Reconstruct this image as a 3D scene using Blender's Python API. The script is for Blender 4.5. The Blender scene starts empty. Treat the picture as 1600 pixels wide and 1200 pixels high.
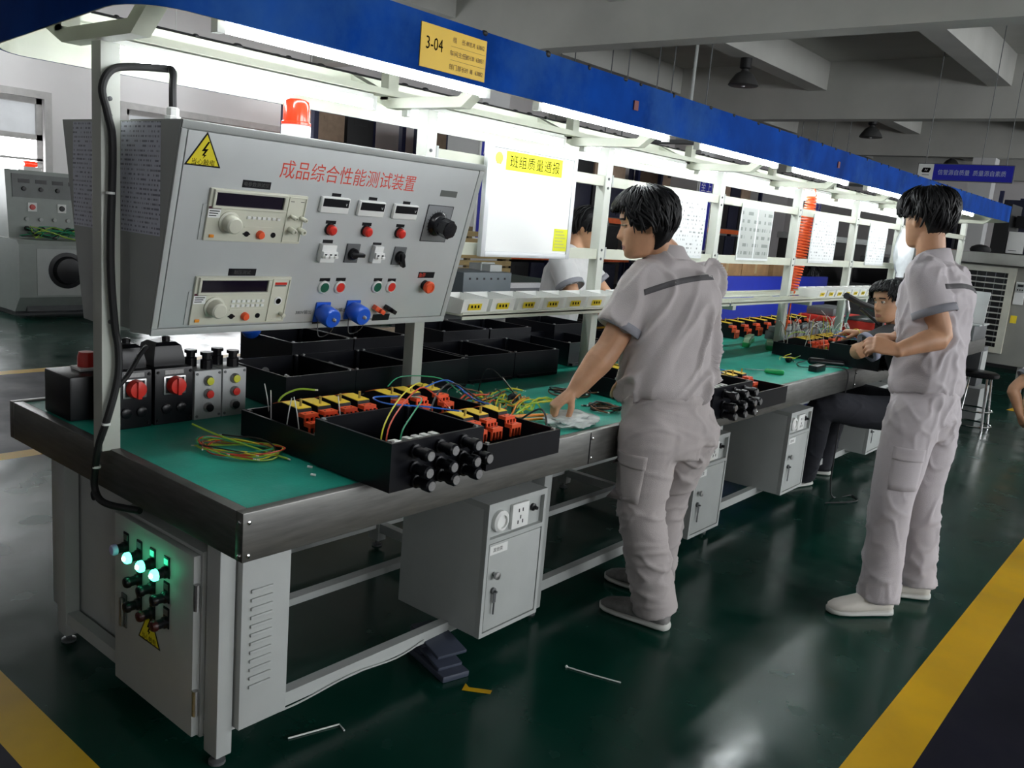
import bpy, bmesh, math, random
from math import sin, cos, pi, radians, sqrt, exp
from mathutils import Vector, Matrix, noise
from mathutils.bvhtree import BVHTree
V = Vector
rnd = random.Random(7)
SC = bpy.context.scene
COL = SC.collection

# ------------------------------------------------ camera, world, exposure
cam_d = bpy.data.cameras.new('camera')
cam_d.sensor_fit = 'HORIZONTAL'; cam_d.sensor_width = 36.0
cam_d.lens = 1348.74 / 1600 * 36.0
cam_d.clip_start = 0.05; cam_d.clip_end = 200
cam = bpy.data.objects.new('camera', cam_d); COL.objects.link(cam)
def _cam_matrix(yaw, pit, rol, loc):
    f = V((sin(yaw) * cos(pit), cos(yaw) * cos(pit), sin(pit)))
    r = f.cross(V((0, 0, 1))).normalized(); u = r.cross(f)
    x = r * cos(rol) + u * sin(rol); y = u * cos(rol) - r * sin(rol); z = -f
    m = Matrix.Identity(4)
    for i in range(3): m[i][0], m[i][1], m[i][2], m[i][3] = x[i], y[i], z[i], loc[i]
    return m
cam.matrix_world = _cam_matrix(-0.678234, -0.1905778, 0.0871990, (1.59972, -1.06883, 1.45782))
SC.camera = cam
SC.view_settings.view_transform = 'Standard'; SC.view_settings.look = 'None'
SC.view_settings.gamma = 1.0; SC.view_settings.use_curve_mapping = False
SC.view_settings.exposure = 0.5
wd = bpy.data.worlds.new('world'); SC.world = wd; wd.use_nodes = True
wd.node_tree.nodes['Background'].inputs[0].default_value = (0.9, 0.96, 1.0, 1)
wd.node_tree.nodes['Background'].inputs[1].default_value = 0.05
TUBE_POWER = 29.0
WINDOW_POWER = 9.2

# ------------------------------------------------ materials
def lin(c):
    if isinstance(c, str):
        c = [int(c[i:i + 2], 16) / 255 for i in (0, 2, 4)]
        c = [(x / 12.92 if x <= .04045 else ((x + .055) / 1.055) ** 2.4) for x in c]
    return (c[0], c[1], c[2], 1)
MATS = {}
def mat(name, col, rough=.5, metal=0., var=.12, vs=9., bump=0., bs=60., emit=None, estr=0., alpha=1., trans=0., sss=0., coat=0., stretch=(1, 1, 1), spec=.5):
    if name in MATS: return MATS[name]
    m = bpy.data.materials.new(name); m.use_nodes = True
    nt = m.node_tree; N = nt.nodes; L = nt.links; b = N['Principled BSDF']
    c = lin(col)
    b.inputs['Base Color'].default_value = c; b.inputs['Roughness'].default_value = rough; b.inputs['Metallic'].default_value = metal
    b.inputs['Specular IOR Level'].default_value = spec
    if coat: b.inputs['Coat Weight'].default_value = coat
    if sss:
        b.inputs['Subsurface Weight'].default_value = sss; b.inputs['Subsurface Radius'].default_value = (.012, .005, .003)
    if alpha < 1: b.inputs['Alpha'].default_value = alpha
    if trans: b.inputs['Transmission Weight'].default_value = trans
    if emit: b.inputs['Emission Color'].default_value = lin(emit); b.inputs['Emission Strength'].default_value = estr
    tc = N.new('ShaderNodeTexCoord'); mp = N.new('ShaderNodeMapping'); mp.inputs['Scale'].default_value = stretch
    L.new(tc.outputs['Object'], mp.inputs['Vector'])
    if var:
        n = N.new('ShaderNodeTexNoise'); n.inputs['Scale'].default_value = vs; n.inputs['Detail'].default_value = 5
        L.new(mp.outputs[0], n.inputs['Vector'])
        r = N.new('ShaderNodeMapRange'); r.inputs[1].default_value = .25; r.inputs[2].default_value = .75
        r.inputs[3].default_value = 1 - var; r.inputs[4].default_value = 1 + var
        L.new(n.outputs['Fac'], r.inputs[0])
        mx = N.new('ShaderNodeMix'); mx.data_type = 'RGBA'; mx.blend_type = 'MULTIPLY'; mx.inputs[0].default_value = 1
        mx.inputs[6].default_value = c; L.new(r.outputs[0], mx.inputs[7]); L.new(mx.outputs[2], b.inputs['Base Color'])
    if bump:
        n2 = N.new('ShaderNodeTexNoise'); n2.inputs['Scale'].default_value = bs; n2.inputs['Detail'].default_value = 4
        L.new(mp.outputs[0], n2.inputs['Vector'])
        bp = N.new('ShaderNodeBump'); bp.inputs['Strength'].default_value = bump; bp.inputs['Distance'].default_value = .01
        L.new(n2.outputs['Fac'], bp.inputs['Height']); L.new(bp.outputs[0], b.inputs['Normal'])
    MATS[name] = m
    return m

# ------------------------------------------------ mesh builder
class MB:
    def __init__(s): s.v = []; s.f = []; s.m = []; s.mi = 0; s.mats = []
    def use(s, m):
        if m not in s.mats: s.mats.append(m)
        s.mi = s.mats.index(m); return s
    def add(s, vs, fs):
        o = len(s.v); s.v += [V(p) for p in vs]
        for f in fs: s.f.append([i + o for i in f]); s.m.append(s.mi)
        return s
    def box(s, lo, hi, M=None, bev=0.):
        bm = bmesh.new(); bmesh.ops.create_cube(bm, size=1)
        c = [(a + b) / 2 for a, b in zip(lo, hi)]; d = [b - a for a, b in zip(lo, hi)]
        for v in bm.verts: v.co = V([c[i] + v.co[i] * d[i] for i in range(3)])
        if bev: bmesh.ops.bevel(bm, geom=bm.edges[:], offset=bev, segments=2, profile=.6, affect='EDGES')
        s.bm(bm, M); return s
    def bm(s, bm, M=None):
        bm.verts.index_update()
        s.add([(M @ v.co if M else v.co.copy()) for v in bm.verts], [[v.index for v in f.verts] for f in bm.faces]); bm.free()
    def rings(s, R, cap=True, close=True):
        n = len(R[0]); vs = [p for r in R for p in r]; fs = []
        for i in range(len(R) - 1):
            for j in range(n if close else n - 1):
                k = (j + 1) % n; fs.append([i * n + j, i * n + k, (i + 1) * n + k, (i + 1) * n + j])
        if cap:
            fs.append(list(range(n))[::-1]); fs.append([(len(R) - 1) * n + j for j in range(n)])
        return s.add(vs, fs)
    def tube(s, pts, rad, n=8, cap=True, smooth=0):
        pts = [V(p) for p in pts]
        rads = rad if isinstance(rad, (list, tuple)) else [rad] * len(pts)
        if smooth: pts, rads = catmull(pts, list(rads), smooth)
        R = []; up = None
        for i, p in enumerate(pts):
            t = (pts[min(i + 1, len(pts) - 1)] - pts[max(i - 1, 0)]).normalized()
            if up is None: up = t.orthogonal().normalized()
            up = (up - t * up.dot(t))
            up = up.normalized() if up.length > 1e-6 else t.orthogonal().normalized()
            w = t.cross(up)
            R.append([p + (up * cos(2 * pi * j / n) + w * sin(2 * pi * j / n)) * rads[i] for j in range(n)])
        return s.rings(R, cap)
    def cyl(s, a, b, r, r2=None, n=16): return s.tube([a, b], [r, r if r2 is None else r2], n)
    def lathe(s, base, axis, prof, n=20):
        a = V(axis).normalized(); u = a.orthogonal().normalized(); w = a.cross(u); base = V(base)
        return s.rings([[base + a * h + (u * cos(2 * pi * j / n) + w * sin(2 * pi * j / n)) * max(r, 1e-4) for j in range(n)] for r, h in prof])
    def prism(s, poly, d):
        d = V(d); return s.rings([[V(p) for p in poly], [V(p) + d for p in poly]])
    def ball(s, c, r, n=12, M=None):
        bm = bmesh.new(); bmesh.ops.create_uvsphere(bm, u_segments=n, v_segments=max(6, n * 2 // 3), radius=1)
        r = V(r) if not isinstance(r, (int, float)) else V((r, r, r)); c = V(c)
        for v in bm.verts:
            q = V((v.co.x * r.x, v.co.y * r.y, v.co.z * r.z)); v.co = c + (M @ q if M else q)
        s.bm(bm); return s
    def quad(s, a, b, c, d): return s.add([a, b, c, d], [[0, 1, 2, 3]])
    def text(s, body, o, xd, yd, size, center=True, w=1.0, gap=1.0):
        vs, fs, bb = text_mesh(body, gap); xd = V(xd).normalized(); yd = V(yd).normalized(); o = V(o)
        cx = (bb[0] + bb[1]) / 2 if center else bb[0]; cy = (bb[2] + bb[3]) / 2
        return s.add([o + xd * ((p[0] - cx) * size * w) + yd * ((p[1] - cy) * size) for p in vs], fs)
    def build(s, name, m=None, parent=None, smooth=False, auto=True, loc=None, kind=None):
        org = V((0, 0, 0))
        if parent is not None:
            p = parent
            while p is not None: org = org + p.location; p = p.parent
        elif loc is not None: org = V(loc)
        me = bpy.data.meshes.new(name)
        me.from_pydata([tuple(p - org) for p in s.v], [], s.f)
        ml = s.mats if s.mats else [m]
        for x in ml: me.materials.append(x)
        if s.mats: me.polygons.foreach_set('material_index', s.m)
        if not (len(s.f) and all(len(f) <= 4 for f in s.f) and not smooth): pass
        bm = bmesh.new(); bm.from_mesh(me); bmesh.ops.recalc_face_normals(bm, faces=bm.faces[:]); bm.to_mesh(me); bm.free()
        me.polygons.foreach_set('use_smooth', [True] * len(me.polygons))
        me.update()
        if not smooth:
            try: me.set_sharp_from_angle(angle=radians(35))
            except Exception: pass
        ob = bpy.data.objects.new(name, me); COL.objects.link(ob)
        if parent is not None: ob.parent = parent
        elif loc is not None: ob.location = loc
        if kind: ob['kind'] = kind
        return ob
def catmull(pts, rads, k):
    P = [pts[0]] + pts + [pts[-1]]; Rr = [rads[0]] + rads + [rads[-1]]; o = []; orr = []
    for i in range(1, len(P) - 2):
        for j in range(k):
            t = j / k; a, b, c, d = P[i - 1], P[i], P[i + 1], P[i + 2]
            o.append(.5 * ((2 * b) + (c - a) * t + (2 * a - 5 * b + 4 * c - d) * t * t + (3 * b - a - 3 * c + d) * t ** 3))
            tt = t * t * (3 - 2 * t); orr.append(Rr[i] * (1 - tt) + Rr[i + 1] * tt)
    o.append(P[-2]); orr.append(Rr[-2]); return o, orr
_TX = {}
def text_mesh(body, gap=1.0):
    key = (body, gap)
    if key not in _TX:
        c = bpy.data.curves.new('lettering', 'FONT'); c.body = body; c.resolution_u = 2; c.space_character = gap
        o = bpy.data.objects.new('lettering', c); COL.objects.link(o)
        dg = bpy.context.evaluated_depsgraph_get()
        me = bpy.data.meshes.new_from_object(o.evaluated_get(dg))
        vs = [(v.co.x, v.co.y) for v in me.vertices]; fs = [list(p.vertices) for p in me.polygons]
        bpy.data.objects.remove(o); bpy.data.curves.remove(c); bpy.data.meshes.remove(me)
        bb = (min(v[0] for v in vs), max(v[0] for v in vs), min(v[1] for v in vs), max(v[1] for v in vs)) if vs else (0, 0, 0, 0)
        _TX[key] = (vs, fs, bb)
    return _TX[key]
def tag(o, label, cat, group=None, kind=None):
    o['label'] = label; o['category'] = cat
    if group: o['group'] = group
    if kind: o['kind'] = kind
    return o
def thing(name, label, cat, loc=(0, 0, 0), group=None):
    o = bpy.data.objects.new(name, None); COL.objects.link(o); o.location = loc; o.empty_display_size = .05
    return tag(o, label, cat, group)
def dup(root, loc, rotz=None, label=None, group=None):
    def cp(o, par):
        c = o.copy(); COL.objects.link(c)
        if par: c.parent = par
        for ch in o.children: cp(ch, c)
        return c
    r = cp(root, None); r.location = loc
    if rotz is not None: r.rotation_euler = (0, 0, rotz)
    if label: r['label'] = label
    if group: r['group'] = group
    return r
def B(lo, hi, **k): return MB().box(lo, hi, **k)
def struct(name, mb, m): return mb.build(name, m, kind='structure')

# palette
CREAM = mat('cream_painted_steel', (.50, .52, .43), .42, var=.06)
GREYP = mat('grey_powder_coat', (.42, .44, .43), .45, var=.05, bump=.05, bs=300)
LGREY = mat('light_grey_panel', (.50, .52, .52), .38, .15, var=.04, bump=.03, bs=400)
DGREY = mat('dark_grey_paint', (.10, .105, .11), .5)
BLACK = mat('black_plastic', (.005, .005, .007), .32, spec=.35, var=.3)
BLACKM = mat('matte_black', (.008, .008, .009), .6)
STEEL = mat('brushed_steel', (.42, .42, .42), .33, .9, var=.15, vs=14, stretch=(1, 12, 12))
CHROME = mat('chrome', (.7, .7, .7), .15, 1., var=0)
WHITE = mat('white_plastic', (.78, .79, .77), .4, var=.04)
IVORY = mat('ivory_plastic', (.60, .60, .50), .42, var=.04)
RED = mat('red_plastic', (.62, .03, .02), .3, var=.1)
ORRED = mat('orange_red_plastic', (.80, .10, .03), .4, var=.08)
YEL = mat('yellow_label', (.78, .60, .02), .5, var=.08)
YELG = mat('bright_yellow_paper', (.70, .72, .05), .9, var=.05, spec=.1)
BLUE = mat('blue_plastic', (.01, .09, .55), .3, var=.1)
BLUEP = mat('blue_painted_steel', (.001, .044, .27), .6, spec=.03, var=.35, vs=5, bump=.02)
def worn(m, col, lo, hi, sc, amt):
    N = m.node_tree.nodes; L = m.node_tree.links; b = N['Principled BSDF']; src = b.inputs['Base Color'].links[0].from_socket
    tc = N.new('ShaderNodeTexCoord'); n = N.new('ShaderNodeTexNoise'); n.inputs['Scale'].default_value = sc; n.inputs['Detail'].default_value = 7; n.inputs['Roughness'].default_value = .65
    L.new(tc.outputs['Object'], n.inputs['Vector']); r = N.new('ShaderNodeMapRange'); r.inputs[1].default_value = lo; r.inputs[2].default_value = hi; r.inputs[4].default_value = amt
    L.new(n.outputs['Fac'], r.inputs[0]); x = N.new('ShaderNodeMix'); x.data_type = 'RGBA'; L.new(r.outputs[0], x.inputs[0]); L.new(src, x.inputs[6]); x.inputs[7].default_value = lin(col); L.new(x.outputs[2], b.inputs['Base Color'])
worn(BLUEP, (.05, .15, .36), .52, .72, 1.1, .6)
GREENP = mat('green_plastic', (.01, .30, .08), .35)
TEAL = mat('teal_rubber_mat', (.014, .36, .27), .42, spec=.55, var=.28, vs=7, bump=.1, bs=120)
INK = mat('black_ink', (.004, .004, .004), .9, var=0, spec=.05)
REDINK = mat('red_ink', (.72, .06, .03), .6, var=0)
WINK = mat('white_ink', (.85, .85, .85), .6, var=0)
BLUESIGN = mat('blue_sign_face', (.01, .015, .40), .45, var=.06)
worn(TEAL, (.10, .45, .38), .56, .74, 9., .5)
TUBE = mat('fluorescent_tube_glow', (1, 1, 1), .5, var=0, emit=(.93, .98, 1.0), estr=TUBE_POWER)
CARD = mat('brown_cardboard', (.38, .22, .10), .75, var=.2)
def docmat(name, ua, va, base, inkc, rows, thr=.5, us=60.):
    m = bpy.data.materials.new(name); m.use_nodes = True; nt = m.node_tree; N = nt.nodes; L = nt.links; b = N['Principled BSDF']
    b.inputs['Roughness'].default_value = .45
    tc = N.new('ShaderNodeTexCoord'); sp = N.new('ShaderNodeSeparateXYZ'); L.new(tc.outputs['Object'], sp.inputs[0])
    def mth(op, a, bb=None):
        n = N.new('ShaderNodeMath'); n.operation = op
        for i, x in enumerate((a, bb)):
            if x is None: continue
            if isinstance(x, (int, float)): n.inputs[i].default_value = x
            else: L.new(x, n.inputs[i])
        return n.outputs[0]
    u = sp.outputs[ua]; v = mth('MULTIPLY', sp.outputs[va], rows)
    fr = mth('FRACT', v); row = mth('FLOOR', v)
    band = mth('MULTIPLY', mth('GREATER_THAN', fr, .3), mth('LESS_THAN', fr, .72))
    cb = N.new('ShaderNodeCombineXYZ'); L.new(mth('MULTIPLY', u, us), cb.inputs[0]); L.new(mth('MULTIPLY', row, 7.3), cb.inputs[1])
    ns = N.new('ShaderNodeTexNoise'); ns.inputs['Scale'].default_value = 1.; ns.inputs['Detail'].default_value = 2; L.new(cb.outputs[0], ns.inputs['Vector'])
    fac = mth('MULTIPLY', band, mth('GREATER_THAN', ns.outputs['Fac'], thr))
    mx = N.new('ShaderNodeMix'); mx.data_type = 'RGBA'; L.new(mth('MULTIPLY', fac, .75), mx.inputs[0]); mx.inputs[6].default_value = lin(base); mx.inputs[7].default_value = lin(inkc)
    L.new(mx.outputs[2], b.inputs['Base Color']); return m
DOCX = docmat('printed_sheet_end', 0, 2, (.66, .68, .78), (.10, .10, .16), 85, .50, 150)
DOCY = docmat('printed_sheet_side', 1, 2, (.72, .74, .74), (.10, .12, .12), 48, .56, 60)
DOCG = docmat('printed_diagram_sheet', 1, 2, (.36, .38, .36), (.10, .13, .11), 22, .5, 22)
# ================================================= the hall
def floor_material(name, col, rough, spec=.5):
    m = mat(name, col, rough, spec=spec, var=.35, vs=1.6, bump=.06, bs=7)
    N = m.node_tree.nodes; L = m.node_tree.links; b = N['Principled BSDF']
    tc = N.new('ShaderNodeTexCoord'); n = N.new('ShaderNodeTexNoise'); n.inputs['Scale'].default_value = 3.2; n.inputs['Detail'].default_value = 8
    L.new(tc.outputs['Object'], n.inputs['Vector'])
    r = N.new('ShaderNodeMapRange'); r.inputs[1].default_value = .3; r.inputs[2].default_value = .7; r.inputs[3].default_value = rough - .05; r.inputs[4].default_value = rough + .15
    L.new(n.outputs['Fac'], r.inputs[0]); L.new(r.outputs[0], b.inputs['Roughness']); return m
F_GREEN = floor_material('green_epoxy_floor', (.002, .036, .024), .17, .3)
F_NAVY = floor_material('dark_navy_floor', (.007, .007, .017), .45, .12)
F_YEL = floor_material('yellow_floor_paint', (.66, .38, .008), .4, .2)
XC = [-14, -5.33, -5.2, -3.22, -3.1, 1.0, 1.155, 9]; YC = [-7, -.285, -.15, 30]
fl = MB()
for i in range(7):
    for j in range(3):
        m = F_GREEN
        if i in (1, 3): m = F_YEL
        elif i == 2: m = F_NAVY
        elif i == 6: m = F_NAVY
        elif i == 5: m = F_NAVY if j == 0 else F_YEL
        elif i == 4: m = (F_NAVY, F_YEL, F_GREEN)[j]
        fl.use(m); a, b, c, d = XC[i], XC[i + 1], YC[j], YC[j + 1]
        fl.quad((a, c, 0), (b, c, 0), (b, d, 0), (a, d, 0))
fl.build('floor', kind='structure')

PLASTER = mat('white_plaster', (.74, .71, .71), .8, var=.05, vs=1.5)
CONC = mat('painted_concrete', (.46, .46, .43), .85, var=.12, vs=1.2, bump=.03, bs=30)
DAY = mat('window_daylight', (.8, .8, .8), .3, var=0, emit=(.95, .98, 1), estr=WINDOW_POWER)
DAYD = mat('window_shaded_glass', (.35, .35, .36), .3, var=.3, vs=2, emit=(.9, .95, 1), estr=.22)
FRAME = mat('window_frame_paint', (.48, .46, .45), .5)
ZC = 4.55
struct('ceiling', B((-14, -7, ZC), (9, 30, ZC + .15)), CONC)
for y in (-4.3, 2.0, 8.03, 14.4, 20.3, 26.2):
    struct('ceiling_beam', B((-14, y, 3.6), (9, y + .32, ZC)), CONC)
for x in (-10.2, -7.3, -4.42, -1.55, 1.3, 4.2, 7.1):
    mb = MB()
    ys = [-7, -4.3, 2.0, 8.03, 14.4, 20.3, 26.2, 30]
    for a, b in zip(ys[:-1], ys[1:]): mb.box((x - .32, a + (.32 if a > -7 else 0), 4.08), (x, b, ZC))
    struct('ceiling_joist', mb, CONC)
# left wall with window openings
wins = [(1.05, 3.9, 1.0, 2.42), (4.98, 7.6, 1.0, 2.46)]
w = MB(); X = -10.5
ys = [-7] + [v for q in wins for v in q[:2]] + [30]
for i in range(0, len(ys), 2): w.box((X - .25, ys[i], 0), (X, ys[i + 1], ZC))
for a, b, c, d in wins:
    w.box((X - .25, a, 0), (X, b, c)); w.box((X - .25, a, d), (X, b, ZC))
struct('wall_left', w, PLASTER)
for k, (a, b, c, d) in enumerate(wins):
    f = MB()
    for lo, hi in (((a, c), (a + .07, d)), ((b - .07, c), (b, d)), ((a, c), (b, c + .07)), ((a, d - .07), (b, d)), ((a, d - .52), (b, d - .45)), ((a, d - .78), (b, d - .75)), (((a + b) / 2 - .03, c), ((a + b) / 2 + .03, d))):
        f.box((X - .12, lo[0], lo[1]), (X - .05, hi[0], hi[1]))
    for lo, hi in (((a - .09, c - .09), (a, d + .09)), ((b, c - .09), (b + .09, d + .09)), ((a, c - .09), (b, c)), ((a, d), (b, d + .09))):
        f.box((X, lo[0], lo[1]), (X + .03, hi[0], hi[1]))
    wf = struct('window_%d' % (k + 1), f, FRAME)
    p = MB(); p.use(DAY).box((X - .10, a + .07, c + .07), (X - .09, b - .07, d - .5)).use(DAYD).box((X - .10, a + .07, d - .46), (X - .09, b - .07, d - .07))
    p.build('window_pane', None, wf)
# the aisle-side wall (out of frame): unseen windows added as glowing panes for the side light
w = MB(); X = 8.6; wins2 = [(-4.0, -3.0), (0.2, 4.7), (6.2, 10.7), (12.2, 16.7), (18.2, 22.7)]  # near window kept narrow to limit light on the bench end
ys = [-7] + [v for q in wins2 for v in q] + [30]
for i in range(0, len(ys), 2): w.box((X, ys[i], 0), (X + .25, ys[i + 1], ZC))
for a, b in wins2: w.box((X, a, 0), (X + .25, b, 1.5)); w.box((X, a, 3.5), (X + .25, b, ZC))
struct('wall_right', w, PLASTER)
for k, (a, b) in enumerate(wins2):
    f = MB()
    for i in range(5):
        y = a + (b - a) * i / 4; f.box((X + .05, y - .03, 1.5), (X + .12, y + .03, 3.5))
    for z in (1.5, 2.6, 3.44): f.box((X + .05, a, z), (X + .12, b, z + .06))
    wf = struct('window_%d' % (k + 3), f, FRAME)
    MB().use(DAY).box((X + .085, a, 1.56), (X + .095, b, 3.44)).build('window_pane', None, wf)
struct('wall_back', B((-14, -7.2, 0), (9, -7, ZC)), PLASTER)
struct('wall_front', B((-14, 28, 0), (9, 28.2, ZC)), PLASTER)
# columns
COLW = mat('white_column_paint', (.60, .60, .60), .6, var=.05, vs=2)
for k, (x, y) in enumerate(((-7, 8.03), (-7, 14.4), (-7, 20.3))):
    struct('trim_%d' % (k + 1), B((x - .3, y + .02, 0), (x + .3, y + .6, 3.6)), COLW)
struct('trim_4', B((-3.25, 20.35, 0), (-2.8, 20.75, 3.6)), COLW)
# vertical blue column signs
def column_sign(x, y, rows, n, label):
    z1 = 2.5
    t = thing('column_sign', label, 'sign', (x, y, 1.1), 'blue signs on the columns')
    mb = MB(); mb.use(WHITE).box((x, y, 1.1), (x + .02, y + .56, z1)).use(BLUESIGN).box((x + .02, y + .03, 1.13), (x + .024, y + .53, z1 - .03))
    mb.build('sign_board', None, t)
    tx = MB()
    for c, s in enumerate(rows):
        for i, ch in enumerate(s): tx.text(ch, (x + .0255, y + .16 + .24 * c, z1 - .14 - i * .2), (0, 1, 0), (0, 0, 1), .21)
    tx.build('sign_lettering', WINK, t)
column_sign(-6.69, 8.05, ('顾客', '产品'), 2, 'blue and white column sign visible above the test console')
column_sign(-6.69, 14.45, ('至开', '上发'), 2, 'blue and white column sign behind the head of the bending worker')
column_sign(-6.69, 20.4, ('质量', '求真'), 2, 'blue and white column sign behind the orange coiled hose')
# ================================================= the workbench
BX0, BX1, BY0, BY1, BZ = -1.29, 0.0, 0.0, 7.65, .75
wb = thing('workbench', 'long steel edged workbench with green mat top running down the hall', 'workbench', (-.64, 3.8, 0))
MB().use(TEAL).box((BX0 + .035, BY0 + .035, BZ - .02), (BX1 - .035, BY1 - .035, BZ)).build('green_mat', None, wb)
DSTEEL = mat('dull_steel_apron', (.20, .20, .19), .38, .85, var=.2, vs=10, stretch=(1, 1, 8))
ap = MB()
for lo, hi in (((BX0, BY0, BZ - .115), (BX0 + .03, BY1, BZ + .004)), ((BX1 - .03, BY0, BZ - .115), (BX1, BY1, BZ + .004)), ((BX0 + .03, BY0, BZ - .115), (BX1 - .03, BY0 + .03, BZ + .004)), ((BX0 + .03, BY1 - .03, BZ - .115), (BX1 - .03, BY1, BZ + .004))): ap.box(lo, hi, bev=.003)
ap.build('steel_apron', DSTEEL, wb)
MB().box((BX0 + .03, BY0 + .03, BZ - .05), (BX1 - .03, BY1 - .03, BZ - .0205)).build('tabletop_board', DGREY, wb)
def bolt(par, p, d, r=.006): MB().lathe(p, d, [(r, 0), (r, r * .6), (0, r)], 8).build('bolt', CHROME, par)
for k in range(1, 6):
    y = 1.375 * k; B((BX1, y - .0015, BZ - .112), (BX1 + .002, y + .0015, BZ)).build('apron_seam', BLACK, wb)
    for dz in (.02, .09): bolt(wb, (BX1, y + .012, BZ - .112 + dz), (1, 0, 0))
for q in (.02, .1): bolt(wb, (BX1 - .012, BY0, BZ - q), (0, -1, 0), .005); bolt(wb, (BX1, .015, BZ - q), (1, 0, 0), .005)
# legs, feet, rails
LEGY = [.05, 1.36, 2.74, 4.1, 5.48, 6.85]
for y in LEGY:
    for x in (-.225, -1.085):
        lg = B((x, y, .03), (x + .06, y + .045, BZ - .115), bev=.004).build('leg', GREYP, wb)
        MB().lathe((x + .03, y + .022, 0), (0, 0, 1), [(.022, 0), (.022, .008), (.009, .012), (.009, .035)], 12).build('levelling_foot', DGREY, lg)
    for za in (.07, BZ - .155): B((-1.0245, y + .005, za), (-.2255, y + .04, za + .04)).build('cross_rail', GREYP, wb)
for x in (-.215, -1.075):
    for a, b in zip(LEGY[:-1], LEGY[1:]): B((x, a + .0455, .085), (x + .035, b - .0005, .125)).build('long_rail', GREYP, wb)
MB().box((-.64, .12, .125), (-.60, 6.9, .15)).build('under_rail', GREYP, wb)

# ================================================= under-bench lockers
def locker():
    t = thing('locker', '', 'locker')
    w, d, h = .30, .38, .455          # front faces +X, base corner at 0,0,0 : y 0..w, x -d..0
    MB().box((-d, 0, 0), (-.02, w, h - .02), bev=.003).box((-d, 0, h - .02), (0, w, h)).box((-.02, 0, 0), (0, .014, h - .02)).box((-.02, w - .014, 0), (0, w, h - .02)).box((-.02, .014, 0), (0, w - .014, .014)).box((-.02, .014, h - .135), (0, w - .014, h - .12)).build('body', GREYP, t)
    p = MB().box((-.02, .014, h - .12), (-.016, w - .014, h - .02)).build('socket_panel', GREYP, t)
    MB().lathe((-.016, .07, h - .07), (1, 0, 0), [(.036, 0), (.036, .014), (.028, .02), (.022, .02), (.022, .012)], 24).build('lamp_socket', WHITE, p)
    so = MB().use(WHITE).box((-.016, .125, h - .113), (-.004, .211, h - .028), bev=.003)
    so.use(BLACK)
    for yy, zz, a in ((.158, .052, 0), (.178, .052, 0), (.168, .076, 0), (.156, .092, .5), (.18, .092, -.5)):
        so.box((-.004, yy - .002, h - zz - .006), (-.003, yy + .002, h - zz + .006))
    so.build('wall_socket', None, p)
    MB().lathe((-.016, .243, h - .06), (1, 0, 0), [(.013, 0), (.013, .008), (.007, .01), (.006, .022)], 12).build('toggle_switch', BLACK, p)
    dr = MB().box((-.012, .018, .018), (-.001, w - .018, h - .138), bev=.002).build('door', GREYP, t)
    MB().lathe((-.001, .05, .21), (1, 0, 0), [(.006, 0), (.006, .008), (.013, .012), (.013, .02), (0, .022)], 14).build('door_knob', STEEL, dr)
    MB().lathe((-.001, .05, .155), (1, 0, 0), [(.011, 0), (.011, .008), (.004, .01), (.004, .02)], 12).box((.008, .045, .115), (.010, .058, .15)).cyl((.009, .051, .075), (.009, .051, .115), .003, n=6).build('lock_with_key', DGREY, dr)
    lb = MB().use(WHITE).box((-.001, .022, h - .175), (-.0002, .108, h - .145)).use(INK).text('其他类', (.0001, .06, h - .16), (0, 1, 0), (0, 0, 1), .016)
    lb.build('door_label', None, dr)
    return t
LK = locker(); LZ = .115
LLAB = ['grey steel locker nearest the camera under the bench, socket panel above its door', 'grey steel locker partly hidden behind the leg of the bending worker',
        'grey steel locker under the bench just right of the bending worker', 'grey steel locker beside the knee of the seated worker', 'grey steel locker farthest down the bench beside the stool']
for k, y in enumerate((.915, 2.31, 3.34, 4.75, 6.3)):
    o = LK if k == 0 else dup(LK, (0, 0, 0))
    o.location = (-.045, y, LZ); o['label'] = LLAB[k]; o['group'] = 'lockers under the bench'

# ================================================= control cabinet at the bench end
cc = thing('control_cabinet', 'grey electrical control cabinet with lit green pilot lamps below the bench end', 'electrical cabinet', (-.44, .1, .06))
cx0, cx1, cy, cz0, cz1 = -.655, -.235, .045, .062, .575
body = MB().box((cx0, cy, cz0), (cx1 + .0, .235, cz1), bev=.003).box((cx1, .1, .1), (cx1 + .09, .245, .6), bev=.003).build('cabinet_body', GREYP, cc)
for i in range(12):
    z = .21 + i * .024; B((cx1 + .0895, .125, z), (cx1 + .096, .19, z + .009), bev=.002).build('louvre', GREYP, body)
door = MB().box((cx0 + .008, cy - .022, cz0 + .008), (cx1 - .004, cy - .001, cz1 - .008), bev=.004).build('cabinet_door', GREYP, cc)
dy = cy - .022
hd = MB().box((-.602, dy - .006, .245), (-.582, dy, .335), bev=.004).use(STEEL)
MB().use(DGREY).box((-.604, dy - .004, .245), (-.574, dy, .345), bev=.003).use(STEEL).box((-.597, dy - .014, .25), (-.582, dy - .004, .335), bev=.004).build('door_handle', None, door)
for z in (.17, .46): MB().cyl((cx1 + .004, dy + .005, z - .035), (cx1 + .004, dy + .005, z + .035), .008, n=10).build('hinge', STEEL, door)
GLOWG = mat('green_lamp_glow', (.05, .9, .4), .3, var=0, emit=(.05, 1, .45), estr=7)
GLOWW = mat('white_lamp_lens', (.45, .45, .75), .3, var=0)
GLOWC = mat('lamp_core_glow', (.6, 1, .8), .3, var=0, emit=(.55, 1, .75), estr=9)
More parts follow.
